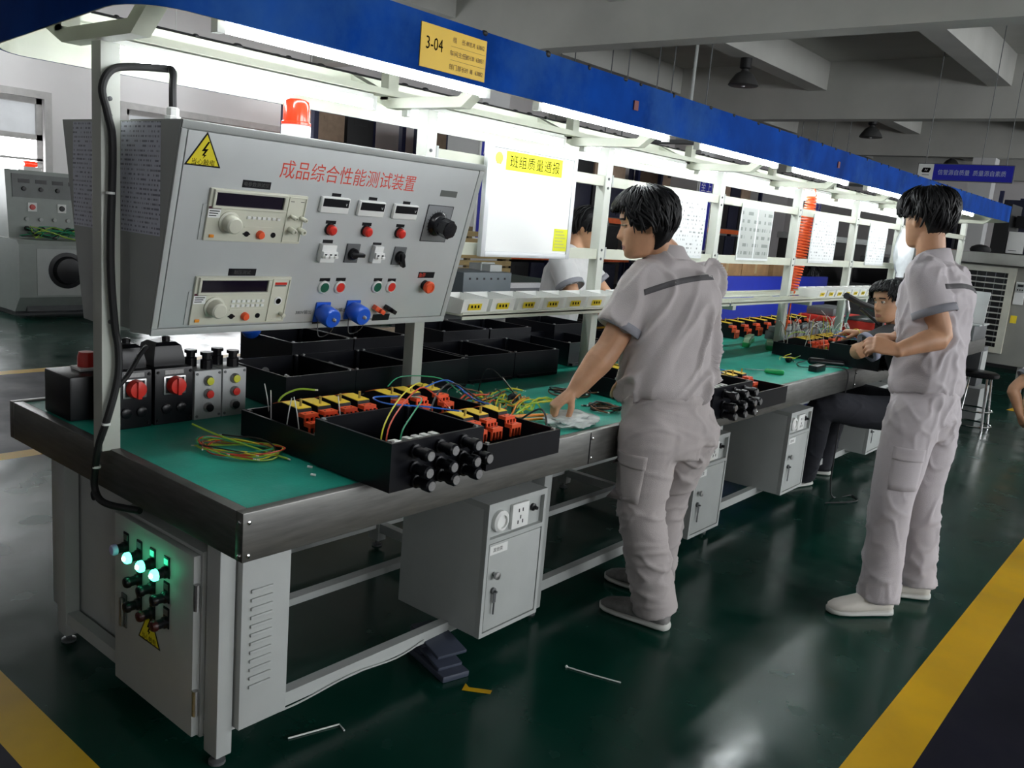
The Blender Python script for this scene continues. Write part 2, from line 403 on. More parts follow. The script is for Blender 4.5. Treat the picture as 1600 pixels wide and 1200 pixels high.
def pilot(x, z, m, name, lit=False):
    h = MB().use(BLACK).box((x - .014, dy - .003, z - .016), (x + .014, dy, z + .042), bev=.002).lathe((x, dy - .002, z), (0, -1, 0), [(.016, 0), (.016, .008), (.013, .012), (.013, .03)], 18).use(STEEL).box((x - .010, dy - .004, z + .02), (x + .010, dy - .003, z + .036))
    p = h.build(name, None, door)
    l = MB().use(m).lathe((x, dy - .03, z), (0, -1, 0), [(.0155, 0), (.0155, .008), (.012, .013), (0, .015)], 18)
    if lit: l.use(GLOWC).ball((x, dy - .043, z), .007, 8)
    l.build('lens' if name == 'pilot_lamp' else 'button_cap', None, p)
DKR = mat('dark_red_cap', (.05, .008, .008), .35)
for i, x in enumerate((-.578, -.506, -.436, -.365)):
    pilot(x, .485, GLOWW if i == 0 else GLOWG, 'pilot_lamp', i > 0)
    if i:
        pilot(x, .416, BLACK, 'push_button'); pilot(x, .345, BLACK if i == 1 else DKR, 'push_button')
def hazard(o, xd, yd, n, s, m=YEL):
    """triangular electric-shock sign: returns builder"""
    xd, yd, n, o = V(xd), V(yd), V(n), V(o)
    P = lambda x, y, h: o + xd * (x * s) + yd * (y * s) + n * h
    tri = lambda k, h: [P(-.5 * k, -.30 * k, h), P(.5 * k, -.30 * k, h), P(0, .57 * k, h)]
    mb = MB().use(BLACK); mb.prism(tri(1.0, 0), n * .0008); mb.use(YELT); mb.prism(tri(.87, .0008), n * .0004)
    mb.use(INK); mb.add([P(x, y, .0014) for x, y in ((.05, .33), (-.09, .08), (0, .09), (-.07, -.03), (-.005, -.03), (-.035, -.11), (.06, 0), (.0, .0), (.09, .15), (.0, .14), (.10, .33))], [[0, 1, 2, 9, 10], [2, 3, 4, 7, 8, 9], [4, 5, 6, 7]])
    mb.text('当心触电', o + yd * (-.185 * s) + n * .0014, xd, yd, .165 * s)
    return mb
YELT = mat('warning_yellow', (.78, .66, .02), .45, var=.05)
tag(hazard((-.452, dy - .001, .285), (1, 0, 0), (0, 0, 1), (0, -1, 0), .115).build('warning_sign', None, None, loc=(-.452, dy, .25)), 'yellow triangular shock warning sticker on the control cabinet door', 'warning sign')
# pedestal box at the far end of the bench end
pe = thing('junction_cabinet', 'plain grey cabinet under the far corner of the bench end', 'electrical cabinet', (-1.15, .3, .12))
MB().box((-1.235, .10, .06), (-.70, .52, .615), bev=.004).build('cabinet_body', GREYP, pe)
MB().lathe((-.93, .10, .52), (0, -1, 0), [(.016, 0), (.016, .006), (.01, .006)], 14).build('cable_hole', BLACK, pe)
# foot pedal + floor odds
fp = thing('foot_pedal', 'blue grey foot pedal on the floor by the first locker', 'foot pedal', (-.16, .84, 0))
PED = mat('blue_grey_casting', (.05, .06, .09), .45)
M = Matrix.Translation((-.17, .86, 0)) @ Matrix.Rotation(radians(-14), 4, 'Z')
MB().box((-.11, -.05, .0), (.12, .05, .022), M, .006).box((-.11, -.045, .022), (-.03, .045, .10), M, .01).build('pedal_base', PED, fp)
M2 = M @ Matrix.Translation((-.04, 0, .085)) @ Matrix.Rotation(radians(8), 4, 'Y')
MB().box((-.02, -.055, 0), (.13, .055, .012), M2, .004).build('guard_plate', PED, fp)
MB().box((-.03, -.045, -.045), (.13, .045, -.033), M2, .003).build('treadle', PED, fp)
tag(MB().add([(-.02, .84, .0012), (.0, .80, .0012), (.075, .85, .0012), (.065, .87, .0012), (.055, .865, .0012), (.003, .83, .0012)], [[0, 1, 2, 5], [5, 2, 3, 4]]).build('floor_tape_mark', F_YEL, loc=(.02, .84, 0)), 'small worn yellow tape corner mark on the dark floor', 'tape mark')
tag(MB().tube([(-.152, .263, .003), (-.11, .407, .003), (-.077, .398, .003)], .0025, 6).build('cable_tie', WHITE, loc=(-.11, .35, 0)), 'bent white cable tie on the floor near the bench corner', 'cable tie', 'cable ties on the floor')
tag(MB().tube([(.138, 1.165, .003), (.23, 1.19, .003), (.319, 1.219, .003)], .0025, 6).ball((.138, 1.165, .004), .005, 6).build('cable_tie', WHITE, loc=(.23, 1.19, 0)), 'straight white cable tie on the open green floor', 'cable tie', 'cable ties on the floor')

tag(MB().use(GREYP).tube([(-.1755, .125, .090), (-.175, .3, .080), (-.1755, .5, .094), (-.175, .68, .082), (-.1755, .80, .10)], .003, 6, smooth=5).build('rail_cable', None, loc=(-.175, .45, .08)), 'thin grey cable strung along the low front rail of the bench', 'cable')
# ================================================= overhead frame: posts, rails, canopy
PX0, PX1 = -.672, -.622
fr = thing('overhead_frame', 'cream steel post and rail frame with blue light canopy over the bench', 'rack frame', (-.647, 3.5, .75))
PY = [1.125 * i for i in range(9)]
POSTM = mat('grey_green_post', (.50, .52, .47), .4, var=.05)
for i, y in enumerate(PY):
    z0 = BZ + .001 if y < BY1 else 0
    p = B((PX0, y - .022, z0), (PX1, y + .028, 1.795), bev=.003).build('post', POSTM, fr)
    for z in (1.305, 1.345, 1.62, 1.66, 1.1): MB().lathe((PX1, y, z), (1, 0, 0), [(.006, 0), (.006, .004), (0, .006)], 8).build('bolt', DGREY, p)
# branching canopy arms  \_/
for y in PY:
    mb = MB(); w = .024
    pts = [(-1.06, 1.90), (-.83, 1.80), (-.47, 1.80), (-.305, 1.925)]
    up = [(-1.04, 1.925), (-.815, 1.835), (-.485, 1.835), (-.325, 1.95)]
    for k in range(3):
        a, b, c, d = pts[k], pts[k + 1], up[k + 1], up[k]
        mb.prism([(a[0], y - w, a[1]), (b[0], y - w, b[1]), (c[0], y - w, c[1]), (d[0], y - w, d[1])], (0, 2 * w, 0))
    mb.box((-.87, y - w, 1.83), (-.83, y + w, 1.93))
    mb.build('canopy_arm', CREAM, fr)
# canopy boards (far board hangs a little lower), end caps rounded
def canopy_path(off):
    P = []
    x0, x1, y0, y1, r = -1.12 + off, -.285 - off, -.115 + off, 9.35 - off, .13 - off
    for cx, cy_, a0 in ((x1 - r, y0 + r, -90), (x1 - r, y1 - r, 0), (x0 + r, y1 - r, 90), (x0 + r, y0 + r, 180)):
        for k in range(7):
            a = radians(a0 + 90 * k / 6); P.append((cx + r * cos(a), cy_ + r * sin(a)))
    return P
zt = lambda x: .075 * (x + .65)
def board(o0, o1, z0, z1):
    A = canopy_path(o0); Bp = canopy_path(o1); n = len(A); vs = []; fs = []
    for (x, y), (u, v) in zip(A, Bp):
        vs += [(x, y, z0 + zt(x)), (x, y, z1 + zt(x)), (u, v, z1 + zt(u)), (u, v, z0 + zt(u))]
    for i in range(n):
        j = (i + 1) % n
        for k in range(4):
            l = (k + 1) % 4; fs.append([i * 4 + k, j * 4 + k, j * 4 + l, i * 4 + l])
    return MB().add(vs, fs)
board(0, .004, 1.816, 1.976).build('blue_fascia', BLUEP, fr)
board(.0045, .008, 1.816, 1.962).build('fascia_lining', CREAM, fr)
mb = MB()   # cable tray battens carrying the lights, along both boards
B((-1.085, .02, 1.90), (-1.04, 9.2, 1.925)).build('light_batten', CREAM, fr); B((-.86, .06, 1.84), (-.80, 9.1, 1.862)).build('light_batten', CREAM, fr)
mb = MB()
for k in range(70):
    y = .1 + k * .13 + rnd.uniform(-.05, .05); mb.ball((-1.06 + rnd.uniform(-.01, .01), y, 1.93), (.012, rnd.uniform(.01, .03), rnd.uniform(.008, .014)), 6)
mb.tube([(-1.06, .05 + .4 * k, 1.931) for k in range(23)], .006, 6)
for k in range(34):
    y = 1.0 + k * .24 + rnd.uniform(-.08, .08); mb.ball((-.288, y, 1.972 + zt(-.288)), (.008, rnd.uniform(.008, .022), rnd.uniform(.006, .012)), 6)
mb.build('bundled_wiring', BLACKM, fr)
for y in (1.86, 4.1, 6.2): B((-.284, y, 1.90), (-.279, y + .03, 1.935)).build('fascia_clip', mat('rusty_red', (.16, .03, .03), .6), fr)
# horizontal rails between posts
for za, zb in ((1.303, 1.348), (1.628, 1.672)):
    for i in range(len(PY) - 1):
        if i == 0 and za < 1.5: continue
        if i == 0: continue
        B((-.664, PY[i] + .029, za), (-.63, PY[i + 1] - .023, zb)).build('rail', CREAM, fr)
for i in range(len(PY) - 1):
    for z in (1.318, 1.64):
        if i: MB().box((-.629, PY[i] + .0285, z - .012), (-.6215, PY[i] + .04, z + .04)).build('rail_bracket', GREYP, fr)
# ------------- shelf with T brackets
sh = thing('parts_shelf', 'long white steel shelf fixed to the posts above the bench', 'shelf', (-.64, 4.5, 1.09))
SX0, SX1 = -.86, -.455
for a, b in ((1.17, 3.29), (3.31, 6.79)):
  for mb in (MB(),):
    mb.box((SX0, a, 1.098), (PX0 - .001, b, 1.103)).box((PX1 + .001, a, 1.098), (SX1, b, 1.103)).box((SX1 - .003, a, 1.086), (SX1, b, 1.112)).box((SX0, a, 1.086), (SX0 + .003, b, 1.112))
    mb.build('shelf_tray', CREAM, sh)
for y in PY[2:7]:
    B((SX0 + .01, y - .02, 1.06), (PX0 - .001, y + .02, 1.086)).build('bracket', POSTM, sh); B((PX1 + .001, y - .02, 1.06), (SX1 - .01, y + .02, 1.086)).build('bracket', POSTM, sh)
# ------------- fluorescent lamps
def lamp(x, y0, y1, z, label, batten=True):
    t = thing('fluorescent_lamp', label, 'lamp', (x, (y0 + y1) / 2, z), 'fluorescent tubes under the canopy')
    MB().cyl((x, y0 + .02, z), (x, y1 - .02, z), .013, n=10).build('tube', TUBE, t)
    for y in (y0, y1 - .02): MB().box((x - .014, y, z - .016), (x + .014, y + .02, z + .03)).build('lamp_holder', WHITE, t)
    MB().box((x - .018, y0 + .021, z + .018), (x + .018, y1 - .021, z + .036), bev=.003).build('fitting', WHITE, t)
NM = ['nearest', 'second', 'third', 'fourth', 'fifth', 'sixth', 'seventh', 'farthest']
for k in range(8):
    lamp(-.83, 1.125 * k + .06, 1.125 * k + 1.04, 1.80, 'fluorescent tube on the far board of the canopy, %s of its row' % NM[k])
for k, (a, b) in enumerate(((.1, 1.06), (1.31, 2.2), (2.46, 3.33), (3.5, 4.4), (4.75, 5.52), (5.7, 6.6), (7.1, 7.75))):
    lamp(-.32, a, b, 1.835, 'fluorescent tube along the blue front board, %s of its row' % (NM[k] if k < 6 else 'farthest'))
# ------------- number plate on the fascia
np_ = thing('line_number_plate', 'yellow plate reading 3-04 fixed to the blue canopy board', 'sign', (-.28, .86, 1.865))
tz = zt(-.285)
zb, zt_ = 1.862, 1.982
MB().box((-.2845, .722, zb - .006), (-.2815, 1.0, zt_ - .006)).build('plate', mat('amber_plate', (.80, .50, .01), .45, var=.06), np_)
pl = MB(); o = -.2808
pl.text('3-04', (o, .777, 1.925), (0, 1, 0), (0, 0, 1), .05, w=.78)
BRN = mat('brown_ink', (.12, .05, .01), .6, var=0)
rows = [('组    长', '63862'), ('车间主任:', '63851'), ('部门部长:', '63882')]
pl.build('plate_number', INK, np_)
pl = MB()
for r, (a, c) in enumerate(rows):
    z = 1.952 - r * .038
    pl.text(a, (o, .878, z), (0, 1, 0), (0, 0, 1), .017, w=1.05); pl.text(c, (o, .972, z), (0, 1, 0), (0, 0, 1), .018, w=.8)
    pl.text(('郝志鸿', '谢兴章', '时  峰')[r], (o, .928, z), (0, 1, 0), (0, 0, 1), .015, w=.9)
    if r: pl.box((o - .0003, .845, z + .0185), (o, .995, z + .0192))
pl.build('plate_text', BRN, np_)

for k in range(4):  # added lamps, hidden behind the canopy, that brighten the left wall
    t = thing('fluorescent_lamp', 'added unseen tube lamp brightening the left wall, %s from the near end' % NM[k], 'lamp', (-9.7, .3 + 2.2 * k, 3.02), 'added tube lamps brightening the left wall')
    y = .3 + 2.2 * k
    MB().cyl((-9.7, y, 3.02), (-9.7, y + 1.2, 3.02), .014, n=8).build('tube', TUBE, t)
    MB().box((-9.73, y, 3.04), (-9.67, y + 1.2, 3.08)).box((-9.705, y + .55, 3.08), (-9.695, y + .56, 4.5499)).build('fitting', WHITE, t)
# ================================================= test console
O0 = V((-.367, 0, 1.618)); D0 = V((-.2602, 0, -.9656)); N0 = V((.9656, 0, -.2602)); Y0 = V((0, 1, 0))
PM = Matrix(((0, D0.x, N0.x, O0.x), (1, 0, 0, 0), (0, D0.z, N0.z, O0.z), (0, 0, 0, 1)))
PP = lambda y, s, h=0: O0 + Y0 * y + D0 * s + N0 * h
con = thing('test_console', 'big grey sloping test console with red title at the near bench end', 'test console', (-.5, .59, 1.076))
CY0, CY1 = .05, 1.132
def shell(mb, xb, xt, xo, y0, y1):
    poly = [(xb, y0, 1.618), (xt, y0, 1.618), (xo, y0, 1.079), (xb, y0, 1.073)]
    return mb.prism(poly, (0, y1 - y0, 0))
SIDEP = mat('console_side_paint', (.42, .44, .43), .42, .1, var=.04, bump=.03, bs=400)
shell(MB(), -.616, -.372, -.517, CY0, CY1).box((-.681, CY0, 1.08), (-.617, CY0 + .04, 1.615)).build('console_housing', SIDEP, con)
rim = MB()
for a, b, c, d in ((CY0, CY1, -.0, .02), (CY0, CY1, .541, .561), (CY0, CY0 + .016, .0201, .5409), (CY1 - .022, CY1, .0201, .5409)):
    rim.box((a, c, -.004), (b, d, .004), PM, .003)
rim.build('front_rim', GREYP, con)
pan = MB().box((CY0 + .0185, .0225, -.003), (CY1 - .0245, .5385, .0035), PM, .002).build('control_panel', LGREY, con)
H = .0036
fb = lambda mb, y0, y1, s0, s1, h0, h1, bev=0.: mb.box((y0, s0, h0), (y1, s1, h1), PM, bev)
# title
MB().text('成品综合性能测试装置', PP(.59, .089, H + .0004), Y0, -D0, .0535, w=.93).build('title_lettering', REDINK, pan)
# small black name plates
DIMK = mat('dim_grey_ink', (.09, .09, .09), .6, var=0)
PT = {.28: ('电参数测试仪', DIMK, .013), .285: ('耐压测试', DIMK, .013), .987: ('急停', REDINK, .016)}
def plate(y, s, w, h=.011):
    q = MB(); fb(q.use(BLACK), y - w / 2, y + w / 2, s - h / 2, s + h / 2, H, H + .001)
    if y in PT: q.use(PT[y][1]).text(PT[y][0], PP(y - (.02 if y > .9 else 0), s, H + .0012), Y0, -D0, PT[y][2])
    q.build('name_plate', None, pan)
for y, s, w, h in ((.28, .139, .085, .02), (.285, .382, .085, .02), (.545, .146, .032, .009), (.682, .147, .032, .009), (.82, .15, .03, .009), (.546, .227, .036, .01), (.681, .226, .036, .01), (.817, .224, .034, .01), (.55, .285, .036, .01), (.74, .287, .034, .01), (.57, .404, .038, .01), (.63, .403, .036, .01), (.779, .404, .034, .01), (.838, .405, .034, .01), (.987, .387, .074, .021), (.60, .535, .085, .022), (.83, .534, .072, .022)):
    plate(y, s, w, h)
mb = MB().use(mat('grey_plate', (.12, .13, .12), .5)); fb(mb, .955, 1.03, .098, .118, H, H + .001); mb.build('name_plate', None, pan)
for tx, y, w in (('380V输出', .517, .507), ('220V输出', .648, .503)): MB().text(tx, PP(y, w, H + .0004), Y0, -D0, .0145).build('socket_lettering', INK, pan)
# two bench instruments let into the panel
def instrument(ds, kind, lab):
    q = MB().use(IVORY); f = lambda y0, y1, s0, s1, h0, h1, bev=0.: fb(q, y0, y1, s0 + ds, s1 + ds, h0, h1, bev)
    f(.148, .445, .156, .294, H, .012, .003)
    q.use(GREYP); f(.136, .1475, .2, .294, H, .006)
    q.use(IVORY)
    for a in ((.156, .376, .157, .164), (.156, .376, .1985, .206), (.156, .163, .164, .1985), (.366, .376, .164, .1985)): f(*a, .012, .019, .002)
    for a in ((.383, .440, .161, .164), (.383, .440, .286, .289), (.383, .385, .164, .286), (.4385, .440, .164, .286)): f(*a, .012, .015)
    f(.26, .37, .2505, .2535, .012, .0135)
    ins = q.build('meter_unit', None, pan)
    wn = MB().use(mat('dark_display', (.010, .006, .016), .12, var=0)); fb(wn, .163, .366, .164 + ds, .1985 + ds, .012, .0135); wn.build('display_window', None, ins)
    MB().lathe(PP(.212, .242 + ds, .012), N0, [(.030, 0), (.030, .004), (.024, .006), (.022, .03), (.018, .034), (0, .035)], 26).build('dial_knob', IVORY, ins)
    for r in range(1 if kind == 0 else 2):
        for i in range(7): bt = MB().use(WHITE); fb(bt, .262 + i * .0155, .272 + i * .0155, .222 + ds + r * .0135, .2295 + ds + r * .0135, .012, .016, .001); bt.build('key', None, ins)
    for y in (.270, .353):
        so = MB().use(BLACK).lathe(PP(y, .271 + ds, .012), N0, [(.0075, 0), (.0075, .002), (0, .0021)], 14)
        if y < .3: fb(so, .259, .281, .269 + ds, .273 + ds, .012, .0135)
        so.build('black_socket', None, ins)
    MB().lathe(PP(.311, .271 + ds, .012), N0, [(.0115, 0), (.0115, .008), (.009, .012), (0, .013)], 18).build('red_button', ORRED, ins)
    st = MB().use(WHITE); fb(st, .149, .184, .209 + ds, .232 + ds, .012, .0125); st.use(mat('maroon', (.09, .01, .03), .5, var=0)); fb(st, .149, .184, .203 + ds, .209 + ds, .012, .0126); st.use(INK)
    for k in range(3): fb(st, .152, .181 - .004 * k, .213 + ds + .006 * k, .2155 + ds + .006 * k, .0126, .0127)
    st.build('rating_sticker', None, ins)
    MB().box((.161, .276 + ds, .012), (.174, .284 + ds, .016), PM, .001).build('power_rocker', mat('amber_rocker', (.8, .28, .02), .4), ins)
    if kind == 0:
        for y, sv, r in ((.400, .215, .006), (.433, .218, .006), (.403, .252, .0085), (.434, .252, .0085)): MB().lathe(PP(y, sv + ds, .012), N0, [(r, 0), (r * .8, .006), (r, .008), (r, .026), (r * .5, .027), (r * .5, .022)], 12).build('terminal_post', IVORY, ins)
        for y in (.39, .423): tm = MB(); fb(tm, y, y + .012, .173 + ds, .1745 + ds, .012, .0123); tm.build('printed_mark', INK, ins)
    else:
        MB().use(WHITE).lathe(PP(.412, .228 + ds, .012), N0, [(.0125, 0), (.0125, .002), (0, .003)], 18).use(INK).lathe(PP(.412, .228 + ds, .015), N0, [(.008, 0), (.0085, .0002), (.0062, .0002)], 18).build('output_terminal', None, ins)
        MB().lathe(PP(.428, .267 + ds, .012), N0, [(.006, 0), (.006, .02), (.003, .021)], 12).build('terminal_post', IVORY, ins)
        tm = MB().use(RED); fb(tm, .392, .432, .172 + ds, .179 + ds, .012, .0124); tm.use(DGREY); fb(tm, .392, .430, .1795 + ds, .184 + ds, .012, .0123); tm.build('warning_strip', None, ins)
instrument(0, 0, ''); instrument(.237, 1, '')
# voltmeters
for y, s in ((.541, .172), (.678, .174), (.816, .175)):
    q = MB().use(WHITE); fb(q, y - .05, y + .05, s - .021, s + .025, H, .016, .003); q.use(BLACK); fb(q, y - .045, y + .045, s - .017, s + .006, .016, .018)
    q.use(WINK).text('V', PP(y + .036, s - .003, .0184), Y0, -D0, .011); q.build('voltmeter', None, pan)
for y, s in ((.546, .247), (.681, .246), (.817, .246)):
    MB().use(BLACK).lathe(PP(y, s, H), N0, [(.0175, 0), (.0175, .006), (.015, .006)], 20).use(RED).lathe(PP(y, s, .008), N0, [(.015, 0), (.0145, .014), (.010, .019), (0, .02)], 20).build('red_indicator', None, pan)
def mcb(y, s, n):
    q = MB().use(WHITE); w = .0175 * n / 2
    fb(q, y - w, y + w, s - .026, s + .028, H, .022, .002); fb(q, y - w, y + w, s - .008, s + .012, .022, .032, .002); b = q.build('circuit_breaker', None, pan)
    for i in range(n):
        x = y - w + .0175 * (i + .5); t = MB().use(BLACK); fb(t, x - .004, x + .004, s - .002, s + .008, .032, .0325); t.use(WHITE); fb(t, x - .0055, x + .0055, s + .002, s + .009, .0325, .04, .001); t.build('breaker_toggle', None, b)
mcb(.548, .316, 3); mcb(.739, .315, 2)
for y, s, a in ((.648, .318, 0), (.84, .322, 65)):
    q = MB().use(DGREY); fb(q, y - .025, y + .025, s - .03, s + .03, H, .009, .002); b = q.use(BLACK).lathe(PP(y, s, .009), N0, [(.018, 0), (.018, .010), (.014, .014)], 18).build('rotary_switch', None, pan)
    R = PM @ Matrix.Translation((y, s, .012)) @ Matrix.Rotation(radians(a), 4, 'Z')
    MB().box((-.016, -.006, 0), (.034, .006, .018), R, .003).build('switch_lever', BLACK, b)
for y, m in ((.570, GREENP), (.630, RED), (.779, GREENP), (.839, RED)):
    b = MB().lathe(PP(y, .427, H), N0, [(.020, 0), (.020, .005), (.0165, .009), (.0155, .007)], 24).build('push_button', WHITE, pan)
    MB().lathe(PP(y, .427, H + .004), N0, [(.0150, 0), (.0150, .004), (0, .0045)], 20).build('button_cap', m if m is RED else mat('dark_green_cap', (.005, .09, .05), .35), b)
b = MB().lathe(PP(.99, .422, H), N0, [(.017, 0), (.017, .012), (.012, .012)], 20).build('emergency_stop', BLACK, pan)
MB().lathe(PP(.99, .422, .013), N0, [(.012, 0), (.020, .008), (.021, .018), (.018, .023), (.012, .0235), (.011, .021), (0, .021)], 22).build('mushroom_head', ORRED, b)
for y, s in ((.583, .507), (.700, .503)):
    q = MB().use(BLUE); fb(q, y - .027, y + .027, s - .032, s + .032, H, .009, .003)
    ax = (N0 + V((0, .0, 0))).normalized()
    b = q.lathe(PP(y, s, .009), ax, [(.027, 0), (.027, .012), (.030, .013), (.030, .05), (.026, .056), (.012, .057), (0, .057)], 26).build('blue_socket', None, pan)
    for k in range(10):
        a = 2 * pi * k / 10; u = Y0 * cos(a) + D0 * sin(a); MB
    MB().use(STEEL).ball(PP(y + .004, s + .002, .068), .005, 8).lathe(PP(y, s, .066), ax, [(.006, 0), (.006, .003), (0, .004)], 10).build('cap_screw', None, b)
    P = [PP(y - .012, s + .025, .012), PP(y - .013, s + .05, .02), PP(y - .004, s + .073, .02), PP(y + .008, s + .07, .03), PP(y + .014, s + .045, .05), PP(y + .006, s + .008, .066)]
    MB().tube(P, .0014, 6, smooth=5).build('chain', DGREY, b)
for y, s, m in ((.795, .499, ORRED), (.845, .500, BLACK)):
    R = PM @ Matrix.Translation((y, s, H)) @ Matrix.Rotation(radians(25), 4, 'Z')
    MB().box((-.014, -.008, 0), (.022, .008, .02), R, .004).box((.004, -.007, .02), (.024, .007, .03), R, .003).build('terminal_clip', m, pan)
# large variac dial
q = MB().use(mat('dial_plate', (.26, .27, .28), .35, .4, var=.05)); fb(q, .915, 1.03, .148, .27, H, .006, .002)
q.use(INK)
for k in range(21):
    a = radians(-150 + 15 * k); u = Y0 * sin(a) - D0 * cos(a); c = PP(.972, .209, .0064); w = u.cross(N0).normalized() * .0008
    r0 = .040 if k % 5 else .036; q.add([c + u * r0 - w, c + u * .046 - w, c + u * .046 + w, c + u * r0 + w], [[0, 1, 2, 3]])
for a, b_, c_, d_ in ((.915, 1.03, .148, .1495), (.915, 1.03, .2685, .27), (.915, .9165, .148, .27), (1.0285, 1.03, .148, .27)): fb(q, a, b_, c_, d_, .006, .0065)
b = q.build('dial_plate', None, pan)
kn = MB().lathe(PP(.972, .209, .0064), N0, [(.040, 0), (.040, .006), (.034, .012), (.030, .014), (.030, .03)], 30)
prof = []
for z in (.03, .062): prof.append([PP(.972, .209, .0064 + z) + (Y0 * cos(2 * pi * j / 36) + D0 * sin(2 * pi * j / 36)) * (.031 if (j // 3) % 2 else .028) for j in range(36)])
kn.rings(prof).lathe(PP(.972, .209, .068), N0, [(.0265, 0), (.0265, .003), (.022, .004), (0, .003)], 30).build('dial_handwheel', mat('glossy_black', (.008, .008, .01), .22, var=0), b)
# hazard sticker, beacon, gland, papers, cable: things of their own
tag(hazard(PP(.118, .077, H + .0003), Y0, -D0, N0, .098).build('warning_sign', None, None, loc=tuple(PP(.118, .10))), 'yellow triangular shock warning sticker on the console front', 'warning sign')
be = thing('warning_beacon', 'red warning beacon on a white base on top of the test console', 'beacon lamp', (-.5, .47, 1.6185))
MB().lathe((-.5, .47, 1.619), (0, 0, 1), [(.041, 0), (.041, .036), (.037, .04)], 28).build('beacon_base', WHITE, be)
BEAC = mat('beacon_red', (.85, .03, .01), .18, var=0, emit=(1, .05, .01), estr=.55, coat=.5)
MB().lathe((-.5, .47, 1.659), (0, 0, 1), [(.041, 0), (.041, .006), (.037, .009), (.037, .055), (.034, .064), (.024, .069), (0, .070)], 28).build('beacon_lens', BEAC, be)
def sheet(name, x0, x1, y, z0, z1, label, grp=None, skew=0.):
    mb = MB(); n = 10; R = []
    for i in range(n + 1):
        t = i / n; z = z1 + (z0 - z1) * t; bow = .0012 + .0015 * sin(3 * t) ** 2
        R.append([(x0 + skew * t, y - bow, z), ((x0 + x1) / 2 + skew * t, y - bow * 1.6, z), (x1 + skew * t, y - bow, z), (x1 + skew * t, y - .0003, z), (x0 + skew * t, y - .0003, z)])
    mb.rings(R); tag(mb.build(name, DOCX, loc=((x0 + x1) / 2, y, z0)), label, 'paper sheet', grp)
sheet('notice_sheet', -.662, -.465, CY0, 1.335, 1.612, 'plastic covered printed sheet on the near end of the front console', 'sheets taped to the console ends')
con2 = thing('test_console', 'rear grey test console back to back with the red titled one', 'test console', (-.85, .59, 1.072))
MB().prism([(-.6825, CY0, 1.618), (-1.003, CY0, 1.618), (-.882, CY0, 1.072), (-.6825, CY0, 1.066)], (0, CY1 - CY0, 0)).build('console_housing', SIDEP, con2)
MB().prism([(-1.0035, CY0 + .01, 1.61), (-1.008, CY0 + .01, 1.61), (-.889, CY0 + .01, 1.08), (-.8845, CY0 + .01, 1.08)], (0, CY1 - CY0 - .02, 0)).build('control_panel', LGREY, con2)
sheet('notice_sheet', -.935, -.735, CY0, 1.33, 1.612, 'printed sheet on the rear console end, partly behind the first post', 'sheets taped to the console ends')
cb = thing('power_cable', 'thick black cable looping over the first post down past the bench end', 'cable', (-.6, 0, 1.2))
pts = [(-.5, .10, 1.645), (-.52, .11, 1.70), (-.565, .135, 1.745), (-.60, .135, 1.754), (-.606, .04, 1.742), (-.606, -.005, 1.725), (-.606, -.026, 1.68), (-.606, -.012, 1.62), (-.606, .0, 1.54), (-.606, -.006, 1.27), (-.606, .004, 1.10), (-.606, .014, 1.03), (-.606, .012, .95), (-.606, -.014, .85), (-.632, -.026, .77), (-.665, -.022, .69), (-.672, -.018, .63), (-.62, -.015, .606), (-.5, .02, .612)]
MB().tube(pts, .0095, 10, smooth=6).build('cable_sheath', BLACKM, cb)
MB().lathe((-.5, .10, 1.6185), (0, 0, 1), [(.020, 0), (.020, .012), (.016, .013), (.016, .03), (.012, .034)], 8).build('cable_gland', WHITE, cb)
for p in ((-.606, -.006, 1.43), (-.61, -.017, .83), (-.66, -.02, .70)): MB().lathe((p[0], p[1], p[2]), (0, 0, 1), [(.0115, -.003), (.0115, .003)], 12).build('cable_tie', WHITE, cb)
tag(MB().tube([(-.606, .012, .93), (-.63, .05, .95), (-.70, .12, .99), (-.76, .17, 1.0), (-.80, .18, .985)], .007, 8, smooth=6).build('branch_cable', BLACKM, loc=(-.7, .1, .95)), 'thinner black cable branching from the post to the switch boxes', 'cable')

# ================================================= switch boxes at the near end of the bench
ALU = mat('cast_grey_box', (.34, .35, .35), .45, .2, var=.08, bump=.05, bs=200)
def switch_box(y0, y1, label):
    t = thing('switch_box', label, 'switch box', (-.85, (y0 + y1) / 2, BZ), 'black switch boxes with red rotary knobs')
    x = -.80; ym = (y0 + y1) / 2
    MB().use(BLACK).box((-.94, y0 + .002, BZ + .0005), (x, y1 - .002, .925), bev=.006).use(STEEL).box((x - .001, ym - .03, .905), (x + .0008, ym + .03, .918)).build('box_body', None, t)
    MB().rings([[(-.88 + sx * a, ym + sy * b, z) for sx, sy in ((-1, -1), (1, -1), (1, 1), (-1, 1))] for a, b, z in ((.052, .05, .9255), (.052, .05, .945), (.043, .042, .985), (.03, .03, .995))]).lathe((-.88, ym + .015, .995), (0, 0, 1), [(.012, 0), (.012, .012), (.006, .014)], 10).build('rain_hood', BLACK, t)
    fr_ = MB().use(STEEL).box((x, ym - .036, .843), (x + .004, ym + .036, .90), bev=.003).use(BLACK).box((x + .004, ym - .029, .849), (x + .006, ym + .029, .895)).build('switch_plate', None, t)
    MB().use(RED).lathe((x + .006, ym, .872), (1, 0, 0), [(.028, 0), (.028, .008), (.024, .022), (0, .024)], 24).box((x + .026, ym - .006, .846), (x + .036, ym + .006, .898), bev=.002).build('rotary_knob', None, fr_)
    for yy in (y0 + .012, y1 - .012):
        for z in (.765, .912): MB().lathe((x, yy, z), (1, 0, 0), [(.005, 0), (.004, .003), (0, .003)], 8).build('screw', BLACK, t)
    for yy in (ym - .025, ym + .022): MB().lathe((x, yy, .80), (1, 0, 0), [(.016, 0), (.016, .006), (.013, .008)], 14).build('blanking_plug', BLACK, t)
switch_box(.100, .213, 'black switch box with red knob half hidden behind the first post')
